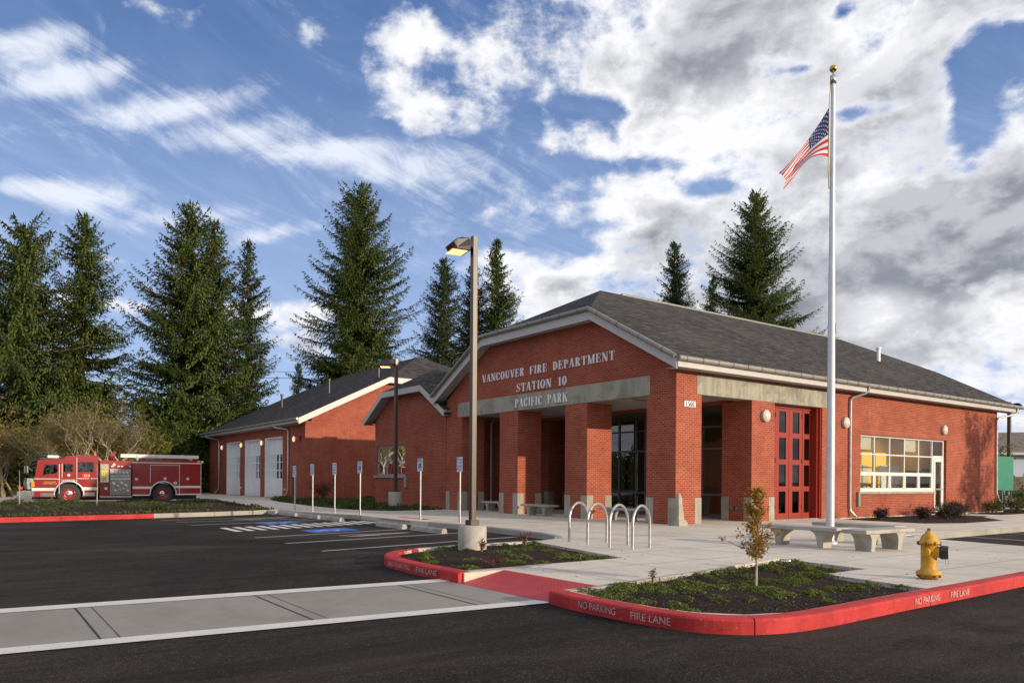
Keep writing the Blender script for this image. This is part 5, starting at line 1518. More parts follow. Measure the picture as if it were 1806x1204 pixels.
    mr = bl(MB().box(X(42), X(44.5), -.16, .04, Zp(834), Zp(822)).box(X(46), X(50), -.2, -.02, Zp(834), Zp(822)), 'mirror', 'chrome', bevel=.02)
    bl(MB().tube([(X(62), .05, Zp(842)), (X(52), -.05, Zp(838)), (X(47), -.08, Zp(834))], .02, 6), 'mirror_arm', 'black', mr)
    lb = bl(MB().box(X(70), X(104), .2, W - .2, Zp(809), Zp(806.5)), 'lightbar', 'black')
    bl(MB().box(X(84), X(104), .16, .9, Zp(807.5), Zp(802.6)), 'lamp', 'stripe', lb, bevel=.03); bl(MB().box(X(70), X(82), .2, W - .2, Zp(807.5), Zp(803.5)), 'lamp', 'truckglass', lb, bevel=.02)
    bl(MB().cyl((X(168), .15, Zp(803)), (X(168.5), .15, Zp(795)), .05, .008, 8), 'beacon', 'amber', lb)
    # pump section
    pu = bl(MB().box(X(176), X(232), .05, W - .05, Zp(878), Zp(812.5)), 'pump_module', 'truckred')
    bl(MB().box(X(173), X(176), .2, W - .2, Zp(872), Zp(818)), 'gap_panel', 'black', pu)
    bl(MB().box(X(177), X(191.5), -.02, .05, Zp(850), Zp(818)), 'hose_tray', 'chrome', pu)
    hs = MB()
    for k in range(9):
        for j in range(3): hs.cyl((X(180 + 3.4 * j), -.05, Zp(846 - 2.7 * k)), (X(180 + 3.4 * j), .05, Zp(846 - 2.7 * k)), 1.55 * S, None, 10)
    bl(hs, 'hose', 'hose', pu)
    pp = bl(MB().box(X(194), X(230.5), -.015, .05, Zp(872), Zp(827)), 'pump_panel', 'panel', pu)
    rnd = random.Random(3)
    for k in range(11): bl(MB().cyl((X(197 + 3 * k), -.05, Zp(839)), (X(197 + 3 * k), 0, Zp(839)), 1.05 * S, None, 10), 'gauge', 'stripe', pu)
    for k in range(5): bl(MB().cyl((X(199 + 6.2 * k), -.04, Zp(832.5)), (X(199 + 6.2 * k), 0, Zp(832.5)), 2.0 * S, None, 12), 'gauge', 'stripe', pu)
    for (a, b, r_) in ((200, 852, 2.6), (207, 856, 2.0), (214, 851, 2.2), (222, 855, 2.6), (203, 864, 2.0), (212, 863, 1.6), (225, 865, 2.2), (218, 861, 1.4)): bl(MB().cyl((X(a), -.12, Zp(b)), (X(a), 0, Zp(b)), r_ * S, None, 12), 'valve', 'chrome', pu)
    bl(MB().box(X(195), X(230), -.03, 0, Zp(845), Zp(843.2)), 'panel_trim', 'stripe', pu)
    bl(MB().cyl((X(187), -.04, Zp(861)), (X(187), .05, Zp(861)), 2.6 * S), 'round_light', 'stripe', pu)
    sl = MB().cyl((X(201), -.02, Zp(819)), (X(201), .05, Zp(819)), 2.4 * S)
    for a in (196, 207, 213, 227): sl.box(X(a), X(a + 4), -.01, .05, Zp(823), Zp(821))
    bl(sl, 'scene_lights', 'stripe', pu)
    bl(MB().box(X(176), X(232), -.04, .3, Zp(877), Zp(873.5)), 'running_board', 'chrome', pu)
    dg = bl(MB().cyl((X(202), 1.0, Zp(812)), (X(202), 1.0, Zp(803)), .07).box(X(199), X(208), .9, 1.1, Zp(804), Zp(797)).cyl((X(203), 1.0, Zp(800)), (X(211), 1.0, Zp(797)), .05), 'deck_gun', 'truckred', bevel=.01)
    # rear body
    body = [(X(233.5), Zp(873)), (X(233.5), Zp(817)), (X(355), Zp(817)), (X(355), Zp(871)), (X(310.5), Zp(873))] + arch(287.8, ra) + [(X(265.2), Zp(873))]
    bd = MB().prism(body, 'y', 0, W)
    b = bl(bd, 'body', 'truckred', recalc=False)
    bl(MB().box(X(240), X(352), .12, W - .12, Zp(817), Zp(811)), 'hose_bed', 'truckred', b)
    tb = MB().box(X(233.5), X(355.5), -.03, 0.02, Zp(818), Zp(816.4))
    for a in (264.6, 316, 353.8): tb.box(X(a), X(a + .8), -.012, 0, Zp(873 if a > 300 else 850), Zp(819))
    tb.box(X(264.6), X(316), -.012, 0, Zp(820.8), Zp(820)).box(X(234), X(264), -.02, .1, Zp(873.5), Zp(871.5)).box(X(311), X(355), -.02, .1, Zp(872), Zp(870))
    bl(tb, 'trim', 'stripe', b)
    bl(MB().box(X(234), X(264.9), -.014, 0, Zp(861.5), Zp(857.3)).box(X(264.9), X(268.5), -.013, 0, Zp(861.3), Zp(857.3)).box(X(307.5), X(354.5), -.014, 0, Zp(860), Zp(856.3)), 'white_stripe', 'stripe', b)
    for a, z in ((240.5, 844.5), (291, 843.6), (331, 844)):
        r_ = bl(MB().cyl((X(a), -.03, Zp(z)), (X(a), 0, Zp(z)), 2.7 * S, None, 20), 'round_light', 'stripe', b)
        bl(MB().cyl((X(a), -.04, Zp(z)), (X(a), -.03, Zp(z)), 1.7 * S, None, 16), 'lens', 'pipe', r_)
    bl(MB().box(X(306), X(312), -.02, 0, Zp(854), Zp(849)).box(X(308), X(310.5), -.03, 0, Zp(852.5), Zp(850.5)), 'fuel_door', 'chrome', b)
    bl(MB().box(X(348), X(353), .0, .2, Zp(816.4), Zp(812)), 'tail_lamp', 'amber', b)
    bl(MB().cyl((X(355), .1, Zp(814.5)), (X(359.5), .1, Zp(814.5)), .06), 'rear_light', 'pipe', b)
    ld = bl(MB().box(X(213), X(351), .10, .16, Zp(809), Zp(803.2)).box(X(218), X(349), .5, .56, Zp(809), Zp(803.2)), 'ladder', 'stripe', bevel=.01)
    rg_ = MB()
    for k in range(13): rg_.cyl((X(222 + k * 10), .12, Zp(806)), (X(222 + k * 10), .54, Zp(806)), .022, None, 6)
    bl(rg_, 'rungs', 'stripe', ld); bl(MB().box(X(241), X(244), .08, .6, Zp(812), Zp(802.2)).box(X(336), X(339), .08, .6, Zp(812), Zp(808)).cyl((X(243), .06, Zp(807)), (X(243), .1, Zp(807)), 2.5 * S), 'ladder_rack', 'chrome', ld)
    # wheels and arches
    for cx_ in (121.8, 287.8):
        pts = [(X(cx_) + .675 * math.cos(R(a)), -.03, HUB + .675 * math.sin(R(a))) for a in range(-5, 190, 9)]
        bl(MB().tube(pts, .04, 6), 'wheel_arch', 'pipe')
        well = MB(); pr = arch(cx_, ra * .995, 14)
        for i in range(14): a_, b_ = pr[i], pr[i + 1]; well.face([(a_[0], .05, a_[1]), (b_[0], .05, b_[1]), (b_[0], .6, b_[1]), (a_[0], .6, a_[1])])
        bl(well, 'wheel_well', 'black')
        for y0, sg in ((.03, 1), (W - .03, -1)):
            wh = bl(_wheel(X(cx_), y0, HUB, sg, 'rim'), 'wheel', 'truckred')
            bl(_wheel(X(cx_), y0, HUB, sg, 'tyre'), 'tyre', 'rubber', wh); bl(_wheel(X(cx_), y0, HUB, sg, 'hub'), 'hub', 'chrome', wh)
    bl(MB().box(X(62), X(350), .45, W - .45, Zp(880), Zp(868)), 'chassis', 'black')
    return t


def _wheel(x, y, z, sg, what):
    prof = {'rim': [(.001, .10), (.10, .10), (.16, .14), (.24, .12), (.27, .03), (.31, .02), (.31, .25), (.001, .25)],
            'tyre': [(.31, .02), (.36, -.01), (.47, .0), (.545, .04), (.565, .09), (.565, .25), (.53, .29), (.31, .29)],
            'hub': [(.001, .0), (.06, .0), (.075, .02), (.085, .05), (.09, .10), (.12, .105), (.155, .11)]}[what]
    mb = MB(); n = 30; vs = []
    for r, h in prof:
        for i in range(n): a = 2 * PI * i / n; vs.append((x + r * math.cos(a), y + sg * h, z + r * math.sin(a)))
    mb.raw(vs, [(k * n + i, k * n + (i + 1) % n, (k + 1) * n + (i + 1) % n, (k + 1) * n + i) for k in range(len(prof) - 1) for i in range(n)], 0, True)
    if what == 'hub':
        for k in range(10): a = k * PI / 5; mb.cyl((x + .125 * math.cos(a), y + sg * .06, z + .125 * math.sin(a)), (x + .125 * math.cos(a), y + sg * .12, z + .125 * math.sin(a)), .016, None, 6)
    return mb


fire_engine()

# ------------------------------------------------------------------ right background
gb = thing('green_cabinet', 'big green metal cabinet raised on legs beyond the right end of the station', 'cabinet', (42.6, 18.3, 0))
D1 = (FWD * .55 + RGT * .84).normalized(); D1 = Vector((.95, -.31, 0))
MB().box(41.2, 43.2, 16.25, 17.55, .98, 2.66).build('case', 'greenbox', gb, bevel=.01)
for x in (41.25, 43.1):
    for y in (16.3, 17.45): MB().box(x, x + .06, y, y + .06, 0, .98).build('leg', 'greenbox', gb)
gmt = thing('gas_meter', 'dark grey gas meter on pipes at the right corner of the station', 'gas meter', (40.7, 15.7, 0))
MB().box(40.45, 40.75, 15.55, 15.8, .35, .75).box(40.9, 41.15, 15.55, 15.75, .3, .62).build('housing', 'meter', gmt, bevel=.04)
MB().tube([(40.35, 15.65, 0), (40.35, 15.65, .95), (40.6, 15.65, 1.0), (41.05, 15.65, 1.0), (41.05, 15.65, .6)], .03, 8).tube([(41.3, 15.65, 0), (41.3, 15.65, .5), (41.1, 15.65, .5)], .03, 8).build('pipes', 'meter', gmt)
MB().cyl((40.6, 15.55, .85), (40.6, 15.45, .85), .10, None, 14).build('regulator', 'meter', gmt)
ut = thing('utility_pipe', 'green conduit standing behind the gas meter', 'conduit', (41.0, 16.0, 0)); MB().box(41.32, 41.42, 15.95, 16.05, 0, .98).build('conduit', 'greenbox', ut)


def house(cx, cy, ang, L, Wd, zw, zr, label, mat='siding'):
    t = thing('house', label, 'house', (cx, cy, 0), ang)
    w = MB().box(-L / 2, L / 2, -Wd / 2, Wd / 2, 0, zw); w.prism([(-Wd / 2, zw), (Wd / 2, zw), (0, zr)], 'x', -L / 2, L / 2); w.build('wall', mat, t, local=True)
    r = MB(); e = .55; s_ = (zr - zw) / (Wd / 2)
    for sg in (-1, 1):
        r.raw([(-L / 2 - e, sg * (Wd / 2 + e), zw - e * s_ + .06), (L / 2 + e, sg * (Wd / 2 + e), zw - e * s_ + .06), (L / 2 + e, 0, zr + .06), (-L / 2 - e, 0, zr + .06),
               (-L / 2 - e, sg * (Wd / 2 + e), zw - e * s_ + .2), (L / 2 + e, sg * (Wd / 2 + e), zw - e * s_ + .2), (L / 2 + e, 0, zr + .2), (-L / 2 - e, 0, zr + .2)],
              [(0, 1, 2, 3), (4, 5, 6, 7), (0, 1, 5, 4), (0, 3, 7, 4), (1, 2, 6, 5)])
    rf_ = r.build('roof', 'houseroof', t, local=True)
    v = MB()
    for x in (-2.6, -1.0, .8): v.cyl((x, -Wd * .2, zr - 1.2), (x, -Wd * .2, zr - .2), .12, None, 8)
    o = v.build('roof_vents', 'creamsiding', t, local=True); o.parent = rf_
    o = MB().box(-L / 2 - e, L / 2 + e, -Wd / 2 - e - .05, -Wd / 2 - e, zw - e * s_ - .05, zw - e * s_ + .2).build('fascia', 'creamsiding', t, local=True); o.parent = rf_
    for x in (-L / 4, L / 4):
        f = MB().box(x - .7, x + .7, -Wd / 2 - .03, -Wd / 2 + .02, 1.1, 2.3).build('window', 'creamsiding', t, local=True)
        p = MB().box(x - .6, x + .6, -Wd / 2 - .04, -Wd / 2 - .031, 1.2, 2.2).build('pane', 'truckglass', t, local=True); p.parent = f
    return t


house(84.5, 35.5, R(-50), 14, 10, 4.3, 6.3, 'white house with brown shingle roof behind the fence at the far right')
house(97, 27.5, R(-20), 12, 9, 4.0, 6.0, 'pale house with brown roof half out of frame at the far right', 'creamsiding')
fe = thing('wood_fence', 'dark weathered board fence behind the green cabinet', 'fence', (60, 28, 0))
fb = MB(); a = Vector((50, 34.5, 0)); b = Vector((76, 18, 0)); n = 150; d = (b - a) / n; nn = Vector((-d.y, d.x, 0)).normalized()
for i in range(n):
    p = a + d * i; q = p + d * .93; h = 1.85 + .02 * math.sin(i * 7.3)
    fb.raw([p, q, q + nn * .02, p + nn * .02, p + Vector((0, 0, h)), q + Vector((0, 0, h)), q + nn * .02 + Vector((0, 0, h)), p + nn * .02 + Vector((0, 0, h))], [(0, 1, 5, 4), (1, 2, 6, 5), (2, 3, 7, 6), (3, 0, 4, 7), (4, 5, 6, 7)])
fb.build('boards', 'wood', fe)
for i in range(0, 151, 15):
    p = a + d * i + nn * .06; MB().box(p.x - .05, p.x + .05, p.y - .05, p.y + .05, 0, 1.95).build('post', 'wood', fe)

# power lines behind the trees on the left
for k, (z, lab) in enumerate(((18.6, 'upper thin power cable crossing the sky gap behind the garage'), (17.6, 'lower thin power cable crossing the sky gap behind the garage'))):
    a = FWD * 118 + RGT * -80; b = FWD * 122 + RGT * 6
    pts = [a.lerp(b, i / 12) + Vector((0, 0, z - 6 * (i / 12) * (1 - i / 12) * .35)) for i in range(13)]
    tag(MB().tube(pts, .035, 5).build('power_line', 'black'), lab, 'cable')
# ------------------------------------------------------------------ vegetation
def conifer(loc, H, Rw, seed, label, mat='fir', crown0=.12, lean=0.0, dens_=1.0, twin=False, shape=.85, gaps=.12, group='tall fir trees around the station'):
    rng = np.random.default_rng(seed)
    x, y = loc
    t = thing('fir_tree', label, 'tree', (x, y, -.2), 0, group)
    trunk = MB(); ax = rng.normal(0, .012, 2)
    def tc(z): return Vector((x + ax[0] * z + lean * z, y + ax[1] * z, z))
    trunk.tube([tc(H * k / 10) for k in range(11)], .3, 9, radii=[max(.02, .017 * H * (1 - k / 10.2) ** .9) for k in range(11)])
    P, U, V = [], [], []
    br = MB()
    nb = int(H * 9.5 * dens_)
    for i in range(nb):
        f = (i + rng.random()) / nb; f = f ** .92
        z = H * (crown0 + (1 - crown0) * f)
        rel = (z / H - crown0) / (1 - crown0)
        prof = (1 - rel) ** (shape * .80) * (0.78 + .22 * min(1, rel / .12))
        L = Rw * 1.15 * prof * rng.uniform(.5, 1.15) + .3
        if rng.random() < gaps: L *= .35
        az = rng.uniform(0, 2 * PI)
        up = np.interp(rel, [0, .35, .75, 1], [-.34, -.12, .22, .9]) + rng.normal(0, .10)
        d = np.array([math.cos(az), math.sin(az), 0.0])
        side = np.array([-d[1], d[0], 0.0])
        n = max(4, int(L / .19)); base = np.array(tc(z))
        ts = (np.arange(n) + .6) / n
        def curve(tt): return base + d * (L * tt)[:, None] + np.array([0, 0, 1.]) * (L * (up * tt + .34 * tt ** 2.2 * (1 if rel < .8 else .2)))[:, None]
        C = curve(ts)
        if L > 1.2 and rng.random() < .8:
            c5 = curve(np.linspace(0, .85, 5)); br.tube([Vector(q) for q in c5], .03, 4, radii=[.02 + .012 * L * (1 - k / 5) for k in range(5)])
        for k in range(n):
            tt = ts[k]; w = (.40 * L * (1 - tt) ** .8 * (.5 + min(tt * 2, 1) * .5) + .20)
            for sg in (-1, 1):
                a = rng.uniform(.75, 1.25)
                dr = d * math.cos(a) + side * sg * math.sin(a) + np.array([0, 0, rng.uniform(-.45, .12)])
                dr /= np.linalg.norm(dr); l2 = w * rng.uniform(.6, 1.15)
                m2 = max(1, int(l2 / .26))
                for q in range(m2):
                    c0 = C[k] + dr * l2 * (q + .5) / m2 + rng.normal(0, .04, 3)
                    ll = l2 / m2 * .75 + .04; wd = rng.uniform(.045, .085) * (1.1 - .3 * q / m2)
                    pv = np.cross(dr, [0, 0, 1.0]); pv /= max(1e-6, np.linalg.norm(pv))
                    pv = pv * math.cos(.5) + np.array([0, 0, rng.uniform(-.6, .6)])
                    P.append(c0); U.append(dr * ll); V.append(pv * wd)
                    if rng.random() < .85:      # hanging sprig
                        hd = dr * .35 + np.array([0, 0, -.9]) * rng.uniform(.5, 1.0); P.append(c0 + hd * .12); U.append(hd * rng.uniform(.14, .26)); V.append(side * rng.uniform(.04, .08))
        tip = C[-1]; P.append(tip); U.append((d + np.array([0, 0, up + .5])) * .22); V.append(side * .09)
    for k in range(26):   # leader
        z = H * (1 - .05 * k / 26); a = rng.uniform(0, 2 * PI); P.append(np.array(tc(z))); U.append(np.array([math.cos(a) * .3, math.sin(a) * .3, .5]) * (.25 + .02 * k)); V.append(np.array([-math.sin(a), math.cos(a), 0]) * .06)
    P.append(np.array(tc(H)) + np.array([0, 0, .2])); U.append(np.array([0, 0, .5])); V.append(np.array([.06, .03, 0]))
    trunk.build('trunk', 'bark', t); br.build('limbs', 'bark', t)
    leafmesh('crown', P, U, V, mat, t)
    return t


def along(px, d): p = FWD * d + RGT * ((px - 903) / 1347.0 * d); return (p.x, p.y)


def hgt(py, px, d): return (846 + .0067 * (px - 903) - py) / 1347.0 * d + 1.53


TREES = [(-60, 425, 64, 6.4, 11, 'fir', 'broad fir half out of frame at the left edge', .9), (42, 410, 62, 6.2, 12, 'fir', 'wide ragged-topped fir at the far left, above the front of the fire engine', .62), (137, 398, 68, 5.6, 13, 'fir', 'fir with a narrow pointed top second from the left', .85),
         (330, 378, 72, 6.9, 14, 'fir', 'broad full fir above the rear of the fire engine, tallest of the left group', .80), (368, 400, 74, 4.4, 24, 'fir', 'shorter leader growing close against the broad fir', .8), (440, 437, 80, 4.6, 15, 'firblue', 'slender dark fir just left of the garage roof', .95),
         (638, 345, 84, 7.2, 16, 'fir', 'tall solitary fir with open branches rising behind the garage roof', .66), (778, 465, 95, 4.8, 17, 'firblue', 'bluish fir left of the nearest lamp post', .85), (832, 478, 101, 4.6, 18, 'firblue', 'fir hidden mostly behind the nearest lamp post', .85),
         (878, 430, 97, 5.2, 19, 'fir', 'thin-topped fir just right of the nearest lamp post', 1.05), (1193, 435, 105, 4.6, 20, 'firblue', 'small dark fir behind the station ridge', .85), (1335, 348, 95, 8.0, 21, 'fir', 'huge full fir behind the station ridge left of the flagpole', .80),
         (527, 650, 130, 2.2, 22, 'firblue', 'tiny distant fir in the sky gap beside the garage roof', .9), (1466, 578, 110, 2.0, 23, 'fir', 'small treetop just peeking over the ridge at the flagpole', .9), (1250, 500, 112, 3.0, 26, 'firblue', 'low fir between the two firs behind the ridge', .9)]
for (px, py, d, rw, seed, mt, lab, shp) in TREES:
    lo = .30 if d > 80 else .10
    conifer(along(px, d), hgt(py, px, d) + .2, rw, seed, lab, mt, crown0=lo if seed not in (12, 13, 14) else .16, shape=shp, gaps=.22 if seed in (12, 16) else .12,
            dens_=1.3 if d < 80 else 1.2)


# bare scrubby trees behind the fire engine
def bare_tree(loc, H, seed, label, mat='twig', leaves=900, spread=.55):
    rng = random.Random(seed); t = thing('scrub_tree', label, 'tree', (loc[0], loc[1], -.2), 0, 'leafless scrub trees behind the fire engine')
    mb = MB(); tips = []
    def grow(p, d, L, r, lv):
        pts = [p]; rr = [r]; q = Vector(p); dd = Vector(d)
        for k in range(5):
            dd = (dd + Vector((rng.uniform(-.28, .28), rng.uniform(-.28, .28), rng.uniform(-.08, .22)))).normalized(); q = q + dd * L / 5; pts.append(q.copy()); rr.append(r * (1 - .15 * (k + 1)))
        mb.tube(pts, r, 5 if lv < 3 else 3, radii=rr)
        tips.extend(pts[2:])
        if lv >= 5: return
        for k in range(rng.choice((2, 3, 3)) if lv < 4 else 3):
            s = pts[rng.randint(2, 5)]; a = rng.uniform(0, 2 * PI)
            nd = (dd * .7 + Vector((math.cos(a), math.sin(a), rng.uniform(-.1, .7))) * spread).normalized(); grow(s, nd, L * rng.uniform(.6, .85), r * .55, lv + 1)
    for k in range(3):
        a = rng.uniform(0, 2 * PI); grow(Vector((loc[0] + rng.uniform(-.4, .4), loc[1] + rng.uniform(-.4, .4), -.2)), Vector((math.cos(a) * .35, math.sin(a) * .35, 1)).normalized(), H * .36, .11, 0)
    mb.build('trunk', mat, t)
    nr = np.random.default_rng(seed); T = np.array([tuple(v) for v in tips if v.z > H * .3]); idx = nr.integers(0, len(T), leaves)
    P = T[idx] + nr.normal(0, .22, (leaves, 3)); U = rnd_unit(nr, leaves) * nr.uniform(.06, .16, (leaves, 1)); V = rnd_unit(nr, leaves) * .035
    leafmesh('twigs', P, U, V, 'brown', t)


for k, (px, d, h, lab) in enumerate(((18, 52, 5.6, 'leafless tangled scrub tree at the left edge behind the fire engine cab'), (78, 50, 6.0, 'pale-stemmed scrub tree above the fire engine windscreen'), (120, 49, 5.9, 'pale forked scrub tree above the cab roof'), (158, 51, 6.3, 'brown scrub tree above the back of the cab'),
                                     (196, 49, 6.4, 'scrub tree with two pale stems above the deck gun'), (232, 52, 5.6, 'low brown scrub tree above the roof ladder'))):
    bare_tree(along(px, d), h * 1.1, 40 + k, lab, mat='palebark' if k in (1, 4) else 'twig', leaves=3600)

# tangled undergrowth behind the drive (nobody could count it)
rng = np.random.default_rng(5)


def thicket(name, p0, p1, n, top, depth, size, mat, seed, base=-.2):
    r = np.random.default_rng(seed); a = np.array(p0); b = np.array(p1)
    u = r.random(n); cl = r.random((90, 3)); w = r.integers(0, 90, n)
    uc = np.clip(cl[w, 0] + r.normal(0, .022, n), 0, 1); prof = (.62 + .38 * np.sin(uc * 23 + 1) * np.sin(uc * 9.3)) * top
    z = base + prof * np.abs(cl[w, 2] ** .8 + r.normal(0, .13, n)); dd = (cl[w, 1] - .5) * depth + r.normal(0, .5, n)
    dirn = (b - a) / np.linalg.norm(b - a); nn = np.array([-dirn[1], dirn[0]])
    xy = a + (b - a) * uc[:, None] + nn * dd[:, None]
    P = np.column_stack([xy, z]); U = rnd_unit(r, n) * r.uniform(size * .6, size * 1.5, (n, 1)); V = rnd_unit(r, n) * r.uniform(size * .3, size * .7, (n, 1))
    return leafmesh(name, P, U, V, mat, kind='stuff')


A1 = along(-160, 55); A2 = along(340, 62)
thicket('undergrowth', A1, A2, 34000, 4.6, 5.0, .13, 'brush', 6)
thicket('undergrowth', along(235, 62), along(368, 71), 18000, 7.2, 4.0, .14, 'fir', 7)
thicket('undergrowth', along(-160, 57), along(250, 60), 14000, 7.4, 4.5, .11, 'brown', 8)
thicket('undergrowth', along(-160, 56), along(300, 61), 24000, 7.0, 4.5, .11, 'brush', 18)
thicket('undergrowth', along(-160, 62), along(235, 68), 26000, 8.6, 5.0, .15, 'brush', 19)
thicket('far_woods', along(-300, 78), along(470, 92), 26000, 8.0, 6.0, .28, 'firblue', 9)
thicket('far_hedge', along(1560, 88), along(2200, 100), 9000, 3.6, 4.0, .22, 'fir', 10)
# unseen woods added behind and left of the viewpoint to darken the glass reflections
thicket('reflection_woods', (-62, -25), (-60, 210), 42000, 17.0, 8.0, .55, 'fir', 41)
thicket('reflection_woods', (-60, -62), (90, -78), 22000, 8.5, 8.0, .38, 'fir', 42)
thicket('hedge_row', along(1745, 50), along(1900, 46), 5000, 1.3, 2.0, .07, 'fir', 31, base=0)


# low planting ------------------------------------------------------
def scatter(poly, n, seed):
    r = random.Random(seed); xs = [p[0] for p in poly]; ys = [p[1] for p in poly]; out = []
    while len(out) < n:
        a, b = r.uniform(min(xs), max(xs)), r.uniform(min(ys), max(ys))
        if inside(a, b, poly): out.append((a, b))
    return out


def clumps(name, poly, nc, per, rad, h, leaf, mat, seed, z0=0.0, edge=.1):
    r = np.random.default_rng(seed); C = [c for c in scatter(poly, nc * 2, seed) if edge_dist(c[0], c[1], poly) > edge][:nc]
    P, U, V = [], [], []
    for c in C:
        R0 = rad * r.uniform(.5, 1.4); m = int(per * (R0 / rad) ** 1.5)
        arms = r.uniform(0, 2 * PI, 7); ar = r.integers(0, 7, m); q = r.random(m) ** .7
        ang = arms[ar] + r.normal(0, .28, m)
        xy = np.array(c) + np.column_stack([np.cos(ang), np.sin(ang)]) * (q * R0)[:, None]
        z = z0 + h * (.35 + .65 * r.random(m)) * (1 - .55 * q ** 2)
        P.append(np.column_stack([xy, z])); uu = rnd_unit(r, m); uu[:, 2] = np.abs(uu[:, 2]) * .8; U.append(uu * r.uniform(leaf * .6, leaf * 1.3, (m, 1))); V.append(rnd_unit(r, m) * r.uniform(leaf * .25, leaf * .5, (m, 1)))
    return leafmesh(name, np.vstack(P), np.vstack(U), np.vstack(V), mat, kind='stuff')


clumps('ground_cover', BED2, 66, 420, .19, .075, .018, 'cover', 1, -.03)
clumps('ground_cover', BED1, 40, 380, .19, .075, .019, 'cover', 2, -.03)


def blades(name, poly, n, h, mat, seed, z0):
    r = np.random.default_rng(seed); pts = np.array(scatter(poly, n, seed)); P = np.column_stack([pts, np.full(n, z0) + r.uniform(0, h * .6, n)])
    patch = .5 + .5 * np.sin(pts[:, 0] * 1.7 + np.sin(pts[:, 1] * 1.3)) * np.sin(pts[:, 1] * 1.1 + 2)
    U = rnd_unit(r, n) * .5; U[:, 2] = 1; U *= (h * (.25 + .75 * patch) * r.uniform(.3, .8, n))[:, None]; V = rnd_unit(r, n) * .045; V[:, 2] *= .3
    return leafmesh(name, P, U, V, mat, kind='stuff')


blades('bed_weeds', BEDL, 30000, .11, 'weed', 3, .02)
clumps('bed_weeds', BEDL, 170, 190, .55, .19, .05, 'weed', 13, .08, edge=.4)
blades('bed_weeds', BEDG, 9000, .16, 'weed', 4, 0)
clumps('bed_weeds', BEDG, 60, 200, .5, .26, .05, 'fir', 14, 0)
r = np.random.default_rng(77); n = 240; pts = np.column_stack([r.uniform(6.6, 17, n), r.uniform(5, 15, n)]); w_ = np.array([(inside(a, b, OUT) and (r.random() < .35 or min(edge_dist(a, b, BED1), edge_dist(a, b, BED2)) < .8)) for a, b in pts]); pts = pts[w_]; n = len(pts)
U = rnd_unit(r, n) * .028; U[:, 2] *= .25; V = rnd_unit(r, n) * .018; V[:, 2] *= .3; leafmesh('fallen_leaves', np.column_stack([pts, np.full(n, .012)]), U, V, 'litter', kind='stuff')
# chips and pebbles scattered on the near beds
for nm, po, n, sd_ in (('mulch_chips', BED2, 9000, 21), ('mulch_chips', BED1, 6000, 22)):
    r = np.random.default_rng(sd_); pts = np.array(scatter(po, n, sd_)); P = np.column_stack([pts, r.uniform(-.035, .005, n)])
    U = rnd_unit(r, n) * r.uniform(.006, .022, (n, 1)); U[:, 2] *= .4; V = rnd_unit(r, n) * r.uniform(.004, .010, (n, 1)); leafmesh(nm, P, U, V, 'chips', kind='stuff')


def bush(loc, rad, h, n, leaf, mat, label, seed, cat='shrub', name='shrub', group=None, z0=0, stems=9, cone=0.0):
    r = np.random.default_rng(seed); t = thing(name, label, cat, (loc[0], loc[1], z0), 0, group)
    sm_ = MB(); ends = []
    for k in range(stems):
        a = r.uniform(0, 2 * PI); q = r.uniform(.2, 1) * rad; hh = h * r.uniform(.6, 1.05)
        e = Vector((loc[0] + math.cos(a) * q, loc[1] + math.sin(a) * q, z0 + hh)); m_ = Vector((loc[0] + math.cos(a) * q * .35, loc[1] + math.sin(a) * q * .35, z0 + hh * .55)); ends.append((m_, e)); sm_.tube([Vector((loc[0], loc[1], z0)), m_, e], .012, 4, radii=[.014, .009, .004])
    sm_.build('stems', 'twig', t)
    idx = r.integers(0, stems, n); q = r.random(n); A = np.array([tuple(ends[i][0]) for i in idx]); B = np.array([tuple(ends[i][1]) for i in idx])
    P = A + (B - A) * q[:, None] * 1.05 + r.normal(0, rad * .20, (n, 3)); P[:, 2] = np.maximum(P[:, 2], z0 + .02)
    U = rnd_unit(r, n) * r.uniform(leaf * .6, leaf * 1.3, (n, 1)); V = rnd_unit(r, n) * leaf * .45
    leafmesh('foliage', P, U, V, mat, t)
    return t


for k, (x, y, rad, h, lab) in enumerate(((26.8, 14.3, .32, .36, 'small dark shrub at the left end of the wall bed under the big window'), (28.3, 13.6, .45, .36, 'low dark purple shrub second from the left in the wall bed'), (29.5, 13.3, .5, .42, 'dark purple shrub below the middle of the big window'),
                                         (30.9, 13.6, .55, .44, 'broad purple shrub in the middle of the wall bed'), (32.1, 14.3, .5, .48, 'purple shrub in front of the glass door step'), (33.2, 14.6, .5, .48, 'purple shrub at the right end of the wall bed'))):
    bush((x, y), rad, h, 1500, .035, 'purple', lab, 60 + k, group='purple shrubs along the station wall', stems=14)
for k, (x, y, h, lab) in enumerate(((37.6, 14.8, .5, 'green leafy plant right of the wall bed path'), (39.3, 14.6, .6, 'yellow-green plant beneath the gas meter'), (41.5, 14.9, .7, 'green plant at the right edge below the lamp base'))):
    bush((x, y), .6, h, 1200, .045, 'brush' if k else 'fir', lab, 70 + k)
bush((46.0, 18.2), .9, 3.4, 420, .10, 'fir', 'thin young tree with sparse leaves before the green cabinet', 75, 'tree', 'young_tree', stems=6)
bush((17.2, 42.2), .75, 1.25, 2200, .04, 'redplant', 'brown dried shrub against the garage side wall', 76, stems=22)
bush((7.86, 11.72), .10, .26, 160, .022, 'redplant', 'small red-leaved plant at the foot of the lamp base', 77, 'plant', 'small_plant', z0=-.02, stems=6)
bush((9.35, 12.35), .16, .30, 260, .022, 'redplant', 'small reddish plant in the bed corner near the bike racks', 78, 'plant', 'small_plant', z0=-.02, stems=7)
bush((6.75, 9.75), .22, .10, 260, .02, 'redplant', 'low reddish plant by the kerb end of the small bed', 79, 'plant', 'small_plant', z0=-.02, stems=8)
